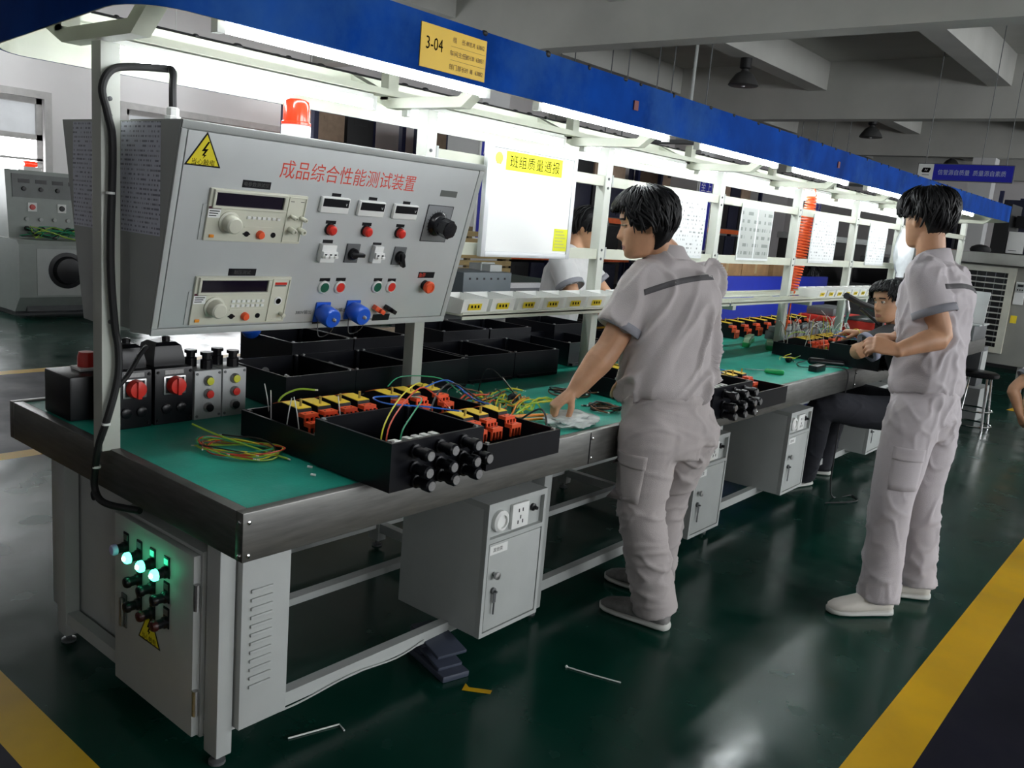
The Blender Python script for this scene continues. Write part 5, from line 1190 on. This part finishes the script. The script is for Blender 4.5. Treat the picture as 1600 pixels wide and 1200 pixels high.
def head_mesh(mb, M, s=1.):
    R = []
    for i in range(64):
        z = -.118 + .232 * i / 63; R.append([M @ (head_point(2 * pi * j / 72, z) * s) for j in range(72)])
    mb.rings(R); mb.ball(M @ (V((0, -.008, .108)) * s), .02 * s, 8)
    for sx in (-1, 1):
        E = M @ Matrix.Translation(V((sx * .074, -.012, -.012)) * s) @ Matrix.Rotation(sx * .35, 4, 'Z')
        mb.ball(E @ V((0, 0, 0)), V((.007, .018, .031)) * s, 12, E.to_3x3())
        mb.ball(E @ (V((sx * .004, -.008, .004)) * s), V((.007, .012, .026)) * s, 10, E.to_3x3())
def hair_mesh(M, s, line, thick, locks, seed, lock_len=.07, sweep=0.):
    """line(th)-> lowest z of the hair for each direction round the head (th=0 is the face)"""
    rr = random.Random(seed); mb = MB(); R = []
    nth = 60
    for i in range(30):
        row = []
        for j in range(nth):
            th = 2 * pi * j / nth; zl = line(th); z = zl - .012 + (.118 - zl) * (i / 29)
            t = i / 29; th_k = thick * (min(1, t / .18) ** .6) - .006 * (t < .01)
            th_k += .004 * noise.noise(V((th * 9, z * 10, seed))) + .0025 * noise.noise(V((th * 30, z * 20, seed)))
            row.append(M @ (head_point(th, min(z, .113), th_k) * s))
        R.append(row)
    mb.rings(R)
    mb.ball(M @ (V((0, -.012, .100)) * s), V((.060, .072, .036)) * s, 16, M.to_3x3())
    for k in range(locks):
        th = rr.uniform(0, 2 * pi); zl = line(th); z0 = rr.uniform(max(zl, .02), .112); L = rr.uniform(.5, 1.15) * lock_len; P = []; dth = rr.gauss(sweep * sin(th), .25)
        for i in range(6):
            t = i / 5; z = z0 - L * t - .015 * t; z = max(z, zl - .012 - .014 * rr.random())
            P.append(M @ (head_point(th + dth * t, min(z, .112), thick + .004 + .005 * sin(pi * t) - .004 * t) * s))
        r0 = rr.uniform(.003, .0065) * s
        mb.tube(P, [r0 * .6, r0, r0, r0 * .9, r0 * .6, r0 * .1], 5)
    return mb
def hand(mb, wr, d, pn, ts, curl=.5, s=1., spread=.06, thumb=.5, base=.2):
    """d: wrist to knuckles, pn: the way the palm faces, ts: thumb side"""
    wr, d = V(wr), V(d).normalized(); pn = V(pn); pn = (pn - d * pn.dot(d)).normalized(); ts = V(ts); ts = (ts - d * ts.dot(d) - pn * ts.dot(pn)).normalized()
    R = []
    for l, w, h in ((-.02, .026, .020), (.0, .028, .019), (.03, .036, .017), (.06, .041, .0155), (.085, .041, .013), (.094, .036, .009)):
        R.append([wr + d * (l * s) + ts * (w * cos(a) * s) + pn * ((h * sin(a) - .004) * s) for a in [2 * pi * k / 16 for k in range(16)]])
    mb.rings(R)
    for k, (o, L) in enumerate(((.029, .074), (.0095, .083), (-.0105, .077), (-.029, .060))):
        p = wr + d * (.082 * s) + ts * (o * s); a = base + .05 * k; dd = (d + ts * (spread * (1.5 - k))).normalized(); P = [p - d * .012 * s, p]
        for i, f in enumerate((.45, .31, .24)):
            a += curl * (.55, 1., .8)[i] if i else curl * .5
            v = dd * cos(a) + pn * sin(a); P.append(P[-1] + v * (L * f * s))
        mb.tube(P, [.0095 * s, .0095 * s, .0088 * s, .0078 * s, .0062 * s], 10); mb.ball(P[-1], .0063 * s, 8)
    p = wr + d * (.022 * s) + ts * (.024 * s) + pn * .006 * s; v = (ts * (1 - thumb * .6) + d * .75 + pn * thumb).normalized()
    P = [p - v * .01 * s, p + v * .032 * s]; v = (v + d * .35 - ts * thumb * .6 + pn * .15).normalized(); P.append(P[-1] + v * .033 * s); v = (v + d * .2 - ts * thumb * .3).normalized(); P.append(P[-1] + v * .026 * s)
    mb.tube(P, [.0135 * s, .0125 * s, .0105 * s, .0085 * s], 10); mb.ball(P[-1], .0082 * s, 8)
def shoe(par, an, dr, L, mu, ms, s=1., name='shoe', laces=False):
    an, d = V(an), V((dr[0], dr[1], 0)).normalized(); r = V((d.y, -d.x, 0)); heel = V((an.x, an.y, 0)) - d * (L * .24)
    def loft(rows, q):
        R = []
        for t, w, z0, z1 in rows:
            c = heel + d * (L * t); R.append([c + r * (w * s * (abs(cos(a)) ** .7) * (1 if cos(a) > 0 else -1)) + V((0, 0, (z0 + z1) / 2 + (z1 - z0) / 2 * (abs(sin(a)) ** .8) * (1 if sin(a) > 0 else -1))) for a in [2 * pi * k / 20 for k in range(20)]])
        return q.rings(R)
    up = loft([(.0, .015, .025, .055), (.03, .031, .018, .085), (.12, .037, .016, .105), (.26, .038, .016, .112), (.38, .039, .016, .095), (.52, .043, .016, .078), (.70, .047, .016, .062), (.85, .043, .016, .05), (.95, .030, .017, .040), (.995, .010, .02, .03)], MB())
    u = up.build(name, mu, par, smooth=True)
    so = loft([(-.015, .018, .004, .028), (.02, .034, .0005, .03), (.12, .040, .0005, .026), (.38, .041, .0005, .022), (.70, .050, .0005, .022), (.88, .045, .0005, .024), (.97, .030, .002, .028), (1.01, .010, .008, .026)], MB()); so.build('sole', ms, u, smooth=True)
    if laces:
        for k in range(4):
            t = .36 + .07 * k; c = heel + d * (L * t); z = .100 - .011 * k
            MB().tube([c - r * .025 + V((0, 0, z - .008)), c + V((0, 0, z + .004)), c + r * .025 + V((0, 0, z - .008))], .003, 6, smooth=3).build('lace', SOLE, u)
        for k in range(3):
            c = heel + d * (L * (.22 + .06 * k)) - r * .036 * s
            MB().tube([c + V((0, 0, .03)), c + d * .03 - r * .003 + V((0, 0, .085))], .004, 5).build('side_stripe', SOLEK, u)
    return u
def spine_fn(P):
    pe, ch, ne = V(P['pel']), V(P['chest']), V(P['neck']); rp, rc = V(P['rp']).normalized(), V(P['rc']).normalized()
    def fn(t):
        a, b_ = (pe, ch) if t < 1 else (ch, ne); k = t if t < 1 else t - 1
        c = a + (b_ - a) * k
        if 0 < t < 2: c = c + ((pe + ne) / 2 - ch) * (-.12 * sin(pi * t / 2))
        u0, u1 = (ch - pe).normalized(), (ne - ch).normalized(); w = max(0, min(1, (t - .3) / 1.4)); U = (u0 * (1 - w) + u1 * w).normalized()
        w2 = max(0, min(1, t / 1.2)); R = rp * (1 - w2) + rc * w2; R = (R - U * R.dot(U)).normalized(); return c, U, R, U.cross(R)
    return fn
def torso(mb, fn, rows, fat=1., n=28, e=.85):
    R = []
    for row in rows:
        t, a, b_ = row[:3]; sh = row[3] if len(row) > 3 else 0; c, U, r, f = fn(t); c = c + f * sh
        R.append([c + r * (a * fat * (abs(cos(k)) ** e) * (1 if cos(k) > 0 else -1)) + f * (b_ * fat * (abs(sin(k)) ** e) * (1 if sin(k) > 0 else -1)) for k in [2 * pi * j / n for j in range(n)]])
    return mb.rings(R)
def lerp(a, b_, t): return V(a) + (V(b_) - V(a)) * t
def folds(dirs, amp, f0=16, seed=0, along=.08):
    """cloth creases: narrow ridges stretched along a direction, fading in and out"""
    D = [V(d).normalized() for d in dirs]
    def fn(p):
        s_ = 0
        for k, d in enumerate(D):
            q = p - d * (p.dot(d) * (1 - along)); w = noise.noise(p * 3 + V((seed, k, 2))) * .05
            q = q + V((w, w, 0)); nz = noise.noise(q * f0 + V((seed * 3.1 + k * 7, 1.7, .3))); m = max(0, .35 + 1.1 * noise.noise(p * 4 + V((k * 5, seed, 0))))
            s_ += max(0, 1 - 4.2 * abs(nz)) ** 1.3 * m - .25 * m
        return amp * s_ + amp * .25 * noise.noise(p * 7 + V((seed, 0, 0)))
    return fn
def person(label, P):
    fn = spine_fn(P); fat = P.get('fat', 1.); s = P.get('s', 1.); skin = P.get('skin', SKIN)
    mb = MB()
    torso(mb, fn, [(-.30, .09, .09), (-.15, .14, .11), (0, .155, .115), (.4, .14, .10), (.7, .145, .105), (1.0, .155, .11), (1.3, .155, .10), (1.6, .12, .075), (1.85, .062, .06), (2.0, .055, .057)], fat)
    HM = head_frame(P['head'], P['hf'], P['hu']); hs = P.get('hs', 1.) * s
    head_mesh(mb, HM, hs)
    mb.tube([fn(1.7)[0], fn(1.95)[0], lerp(fn(2)[0], HM @ (V((0, -.03, -.07)) * hs), .6), HM @ (V((0, -.022, -.035)) * hs)], [.066 * s, .059 * s, .056 * s, .055 * s], 20, smooth=3)
    for k in 'LR':
        sh, el, wr = V(P['sh' + k]), V(P['el' + k]), V(P['wr' + k]); ins = lerp(sh, fn(1.45)[0], .45)
        af = P.get('armfat', 1.)
        mb.tube([ins, sh, lerp(sh, el, .5), el, lerp(el, wr, .3), lerp(el, wr, .7), wr, wr + (wr - el).normalized() * .01], [.05 * s, .054 * s, .05 * s * af, .043 * s * af, .046 * s * af, .036 * s * af, .028 * s, .026 * s], 18, smooth=3)
        h = P['hand' + k]; hand(mb, wr, h[0], h[1], h[2], h[3], s * P.get('hands', 1.), thumb=h[4] if len(h) > 4 else .5, base=h[5] if len(h) > 5 else .2)
        hp, kn, an = V(P['hip' + k]), V(P['kn' + k]), V(P['an' + k])
        mb.tube([lerp(hp, fn(0)[0], .5), hp, lerp(hp, kn, .5), kn, lerp(kn, an, .3), lerp(kn, an, .75), an, an - V((0, 0, .03))], [.08, .085, .075, .055, .055, .042, .036, .036], 18, smooth=3)
    vox = P.get('vox', .005)
    body = remesh(mb, vox, 2)
    bvh = bvh_of(body)
    pb = fn(0)[0]; base = (pb.x, pb.y, 0)
    # lips are part of the body mesh
    body.use(skin); body.use(LIP); Mi = HM.inverted()
    root_mb = MB(); root_mb.v = body.v; root_mb.f = body.f; root_mb.mats = [skin, LIP]; root_mb.m = []
    for f in body.f:
        c = Mi @ body.v[f[0]] / hs; lip = c.y > .06 and abs(c.x) < .026 and -.086 + abs(c.x) * .25 < c.z < -.061 - abs(c.x) * .28
        root_mb.m.append(1 if lip else 0)
    root = root_mb.build('person', None, None, smooth=True, loc=base); tag(root, label, 'person')
    # eyes, brows
    fwd = V(P['hf']).normalized()
    for sx in (-1, 1):
        c = HM @ (V((sx * .0315, .071, .003)) * hs); E = HM.to_3x3()
        op = P.get('eye', .55)
        q = MB().use(EYEW).ball(c, V((.0135, .009, .0105 * op)) * hs, 12, E); q.use(EYEK).ball(c + E @ (V((P.get('look', 0) * .004, .0045, -.001)) * hs), V((.0062, .006, .0075 * min(1, op * 1.25))) * hs, 10, E)
        q.tube([HM @ (V((sx * (.0315 + .0155 * a), .081 - .006 * a * a, .003 + .007 * op - .005 * a * a)) * hs) for a in (-1, -.5, 0, .5, 1)], [.0006 * hs, .0016 * hs, .0019 * hs, .0018 * hs, .0008 * hs], 5)
        q.build('eye', None, root, smooth=True)
        patch(bvh, HM @ (V((sx * .033, .085, .0255)) * hs), E @ V((1, 0, -.12 * sx)), E @ V((0, 0, 1)), E @ V((sx * .15, 1, 0)), .036 * hs, .0075 * hs, .0018, 8, 3).build('eyebrow', HAIR, root, smooth=True)
    line = P['line']
    hair_mesh(HM, hs, line, P.get('thick', .018), P.get('locks', 220), P.get('seed', 1), P.get('locklen', .07), P.get('sweep', 0)).build('hair', HAIR, root, smooth=True)
    # shirt
    cm = P['shirt']; hem = P.get('hem', -.15); sb = MB(); g_ = .018
    torso(sb, fn, [(hem, .168 + g_ * .3, .122 + g_ * .3), (hem + .06, .172 + g_ * .6, .126 + g_ * .6), (max(hem + .2, .25), .160 + g_, .120 + g_), (.55, .158 + g_, .118 + g_), (.8, .162 + g_, .124 + g_), (1.0, .168 + g_, .126 + g_), (1.3, .172 + g_ * .6, .113 + g_), (1.55, .150, .098), (1.75, .095, .083), (1.9, .070, .074)], fat)
    for k in 'LR':
        sh, el = V(P['sh' + k]), V(P['el' + k]); e = P.get('sleeve', .66); ins = lerp(sh, fn(1.4)[0], .5)
        sb.tube([ins, lerp(ins, sh, .6), sh, lerp(sh, el, .3), lerp(sh, el, e)], [.075, .078, .075 * s, .078 * s, .082 * s], 22, smooth=4)
    shirt = remesh(sb, P.get('cvox', .008), 3, folds(P.get('fd', [(0, 0, 1)]), P.get('famp', .006), P.get('ff', 14), P.get('seed', 1)))
    so = shirt.build('shirt', cm, root, smooth=True); sbvh = bvh_of(shirt)
    for k in 'LR':
        sh, el = V(P['sh' + k]), V(P['el' + k]); e = P.get('sleeve', .66); a = (el - sh).normalized(); p1 = lerp(sh, el, e)
        MB().lathe(p1 - a * .026, a, [(.070 * s, 0), (.0865 * s, .002), (.0875 * s, .032), (.083 * s, .034), (.080 * s, .030), (.066 * s, .026)], 28).build('cuff', P.get('cuff', CUFFC), so, smooth=True)
    c, U, R, F = fn(1.86); nk = (HM @ V((0, -.025, -.06)) - c).normalized(); U2 = (U + nk * .6).normalized()
    col = MB(); rg = []
    for (rr_, h, fo) in ((.088, -.035, .0), (.084, .0, .0), (.072, .038, -.006), (.069, .040, -.006), (.074, .004, 0), (.080, -.03, 0)):
        rg.append([c + U2 * (h - .018 * max(0, sin(k))) + R * (rr_ * 1.02 * cos(k)) + F * (rr_ * .98 * sin(k) + fo) for k in [2 * pi * j / 28 for j in range(28)]])
    col.rings(rg + [rg[0]], cap=False).build('collar', P.get('collarm', cm), so, smooth=True)
    if P.get('stripe'):
        t0, w, yo, tilt = P['stripe']; c, U, R, F = fn(t0)
        patch(sbvh, c + R * yo, R + U * tilt, U - R * tilt, -F, w, .021, .0022, 40, 2, lambda u: .012 * sin(pi * u)).build('back_stripe', TRIMC, so, smooth=True)
    # trousers
    tb = MB(); tm = P['trousers']; lf = P.get('legfat', 1.)
    top = P.get('waist', .2)
    torso(tb, fn, [(-.33, .11, .10), (-.18, .160, .132 * P.get('hb', 1)), (0, .172, .138 * P.get('hb', 1)), (top * .6, .166, .128), (top, .155, .115)], fat)
    for k in 'LR':
        hp, kn, an = V(P['hip' + k]), V(P['kn' + k]), V(P['an' + k]); dn = (an - kn).normalized()
        tb.tube([lerp(hp, fn(0)[0], .35), hp, lerp(hp, kn, .5), kn, lerp(kn, an, .5), an + dn * .042], [.105 * lf, .108 * lf, .097 * lf, .083 * lf, .078 * lf, .080 * lf], 24, smooth=4)
    trs = remesh(tb, P.get('cvox', .008), 3, folds(P.get('tfd', [(1, .3, .25), (.2, 1, -.3)]), P.get('tamp', .006), 15, P.get('seed', 1) + 5))
    to = trs.build('trousers', tm, root, smooth=True); tbvh = bvh_of(trs)
    for (ctr, ud, vd, n, w, h) in P.get('pockets', []):
        patch(tbvh, ctr, ud, vd, n, w, h, .003).build('cargo_pocket', tm, to, smooth=True)
        patch(tbvh, V(ctr) + V(vd).normalized() * (h * .46), ud, vd, n, w * 1.04, .05, .006).build('pocket_flap', tm, to, smooth=True)
    for k in 'LR':
        if P.get('shoes'): shoe(root, P['an' + k], P['toe' + k], P.get('shoelen', .285), P['shoes'][0], P['shoes'][1], P.get('shoew', 1.), laces=P.get('laces', False))
    return root
def hairline(front, side, back):
    def f(th):
        a = abs(((th + pi) % (2 * pi)) - pi)
        if a < 1.2: return front + (side - front) * max(0, (a - .8) / .4) ** 1.5
        if a < 1.75: return side
        t = (a - 1.75) / (pi - 1.75); return side + (back - side) * min(1, t * 1.8)
    return f
# --- worker bending over the near part of the bench
person('young man in grey uniform bending over the bench, left hand reaching down', dict(
    hb=.86, pel=(.105, 1.705, .775), chest=(.022, 1.752, 1.20), neck=(-.018, 1.770, 1.375), head=(-.062, 1.672, 1.472), hf=(-.84, -.56, -.20), hu=(-.24, -.08, 1), hs=1.0,
    rp=(.30, .95, 0), rc=(.48, .87, .17), fat=1.02, armfat=1.12, shL=(-.005, 1.640, 1.268), elL=(-.060, 1.527, 1.030), wrL=(-.115, 1.410, .868), shR=(.090, 1.905, 1.285), elR=(-.06, 2.02, 1.05), wrR=(-.20, 1.98, .88),
    handL=((-.42, -.58, -.60), (.25, .30, -.92), (.45, -.55, -.25), .62, .75, .35), handR=((-.7, -.2, -.5), (-.2, 0, -1), (.2, -1, 0), .3),
    hipL=(.09, 1.62, .73), hipR=(.145, 1.81, .73), knL=(.100, 1.605, .45), knR=(.055, 1.87, .45), anL=(.165, 1.668, .10), anR=(.02, 1.915, .10), toeL=(-1, -.08), toeR=(-1, -.05),
    shirt=SHIRT, trousers=TROUS, shoes=(SHOEG, SOLE), laces=True, line=hairline(.074, -.015, -.085), thick=.026, locks=420, locklen=.065, seed=3, sweep=.25, eye=.25, vox=.0042, cvox=.007, hem=.16, waist=.28,
    stripe=(1.19, .315, -.002, .22), fd=[(.45, .75, .9), (.35, .6, 1)], famp=.030, ff=12, tfd=[(.8, .6, .12), (.5, 1, -.25)], tamp=.011, sleeve=.72, legfat=1.06,
    pockets=[((.075, 1.52, .575), (1, .25, 0), (.08, 0, 1), (.25, -1, 0), .125, .16)]))
# --- standing worker
person('man in pale grey uniform and white shoes standing in the aisle, hands together', dict(
    pel=(.712, 2.79, .835), chest=(.665, 2.865, 1.265), neck=(.612, 2.872, 1.450), head=(.572, 2.868, 1.598), hf=(-.86, .45, -.12), hu=(-.1, .05, 1), hs=1.0,
    rp=(.12, .99, 0), rc=(.10, .99, .05), fat=.94, shL=(.640, 2.712, 1.372), elL=(.748, 2.700, 1.135), wrL=(.632, 2.545, 1.068), shR=(.672, 2.995, 1.352), elR=(.60, 3.02, 1.13), wrR=(.545, 2.80, 1.09),
    handL=((-.55, -.30, .12), (-.1, .55, -.5), (.0, .2, 1), .75, .6), handR=((-.25, -.95, .05), (.0, .2, -1), (-1, .2, .0), .6, .4),
    hipL=(.70, 2.69, .79), hipR=(.735, 2.875, .79), knL=(.705, 2.555, .455), knR=(.755, 2.815, .455), anL=(.735, 2.488, .10), anR=(.795, 2.80, .10), toeL=(-.68, -.74), toeR=(-.8, -.5),
    shirt=SHIRT2, trousers=SHIRT2, shoes=(SHOEW, SOLE), shoelen=.275, line=hairline(.045, .022, -.060), thick=.026, locks=320, locklen=.07, seed=8, vox=.0048, cvox=.008, hem=.08, waist=.2,
    stripe=(1.10, .33, -.01, -.02), fd=[(.2, .2, 1), (.6, -.3, .6)], famp=.021, ff=12, tfd=[(.6, .6, .35), (-.5, .6, .5)], tamp=.011, sleeve=.64, legfat=1.0,
    pockets=[((.702, 2.612, .595), (.85, .5, 0), (0, .2, 1), (.5, -.85, 0), .115, .15)]))
# --- seated worker in charcoal
person('young man in charcoal uniform sitting at the bench, face turned to the camera', dict(
    pel=(.36, 4.30, .56), chest=(.25, 4.22, .88), neck=(.185, 4.16, 1.03), head=(.135, 4.075, 1.168), hf=(-.50, -.86, -.10), hu=(-.12, .05, 1), hs=.97,
    rp=(-.45, .89, 0), rc=(-.25, .97, 0), fat=.9, shL=(.175, 4.055, .975), elL=(.062, 3.925, .882), wrL=(-.02, 4.17, .87), shR=(.215, 4.37, .985), elR=(.08, 4.56, .90), wrR=(-.12, 4.47, .93),
    handL=((-.5, .9, .0), (.2, .2, -1), (.5, 1, 0), .5), handR=((-.9, -.2, 0), (0, 0, -1), (.2, -1, 0), .5),
    hipL=(.30, 4.20, .53), hipR=(.29, 4.40, .53), knL=(-.06, 3.84, .535), knR=(-.14, 4.34, .545), anL=(-.19, 4.06, .10), anR=(-.22, 4.42, .10), toeL=(-.35, -1), toeR=(-.8, -.5),
    shirt=CHAR, trousers=NAVYC, cuff=PIPC, shoes=(NAVYC, SOLE), line=hairline(.080, .015, -.06), thick=.020, locks=260, locklen=.032, seed=12, eye=.62, look=.3, vox=.0045, cvox=.009, hem=-.1, famp=.005, tamp=.005, sleeve=.72))
st_ = thing('stool', 'black stool under the seated worker', 'stool', (.36, 4.30, 0))
MB().use(BLACK).lathe((.36, 4.30, .40), (0, 0, 1), [(.14, 0), (.15, .01), (.15, .035), (0, .045)], 20).build('seat', None, st_)
for k in range(4):
    a = pi / 4 + k * pi / 2; MB().use(CHROME).cyl((.36 + .11 * cos(a), 4.30 + .11 * sin(a), .40), (.36 + .15 * cos(a), 4.30 + .15 * sin(a), 0.0), .011, n=8).build('leg', None, st_)
# --- worker on the far side of the bench
person('white uniformed worker on the far side of the bench behind the third post', dict(
    pel=(-1.56, 3.20, .80), chest=(-1.53, 3.25, 1.13), neck=(-1.505, 3.285, 1.295), head=(-1.455, 3.325, 1.43), hf=(.85, .42, -.35), hu=(.35, .1, 1),
    rp=(.35, -.94, 0), rc=(.40, -.92, 0), fat=.95, shR=(-1.47, 3.10, 1.225), elR=(-1.33, 3.08, 1.02), wrR=(-1.13, 3.16, .93), shL=(-1.57, 3.42, 1.225), elL=(-1.40, 3.52, 1.03), wrL=(-1.16, 3.40, .93),
    handR=((.9, .3, -.2), (0, 0, -1), (-.3, 1, 0), .5), handL=((.9, -.3, -.2), (0, 0, -1), (-.3, -1, 0), .5),
    hipR=(-1.53, 3.11, .76), hipL=(-1.59, 3.29, .76), knR=(-1.50, 3.10, .44), knL=(-1.56, 3.30, .44), anR=(-1.53, 3.10, .1), anL=(-1.59, 3.31, .1), toeL=(.9, .4), toeR=(.9, .3),
    shirt=WCLOTH, trousers=TROUS, shoes=(SHOEG, SOLE), line=hairline(.045, .0, -.07), thick=.018, locks=160, seed=20, vox=.006, cvox=.009, famp=.006, sleeve=.7))
# --- crouching worker at the right edge
person('crouching worker in white at the right edge, bare forearm reaching to the floor', dict(
    pel=(1.05, 7.15, .38), chest=(.78, 7.05, .64), neck=(.70, 7.0, .80), head=(.66, 6.94, .93), hf=(-.75, -.5, -.4), hu=(-.3, -.1, 1),
    rp=(-.4, .9, 0), rc=(-.3, .95, 0), fat=.95, shL=(.60, 6.90, .70), elL=(.425, 6.755, .455), wrL=(.50, 6.765, .265), shR=(.72, 7.22, .74), elR=(.52, 7.2, .52), wrR=(.50, 6.98, .35),
    handL=((.45, .05, -.85), (.3, .5, .2), (-.6, .5, 0), .5), handR=((0, -.8, -.4), (0, 0, -1), (1, 0, 0), .4),
    hipL=(1.0, 7.06, .38), hipR=(1.03, 7.25, .38), knL=(.74, 6.80, .50), knR=(.72, 7.25, .52), anL=(.93, 6.88, .11), anR=(.92, 7.28, .11), toeL=(-.9, -.4), toeR=(-1, .1),
    shirt=WCLOTH, trousers=TROUS, shoes=(SHOEG, SOLE), line=hairline(.045, .0, -.07), seed=25, locks=120, vox=.008, cvox=.011, sleeve=.62))
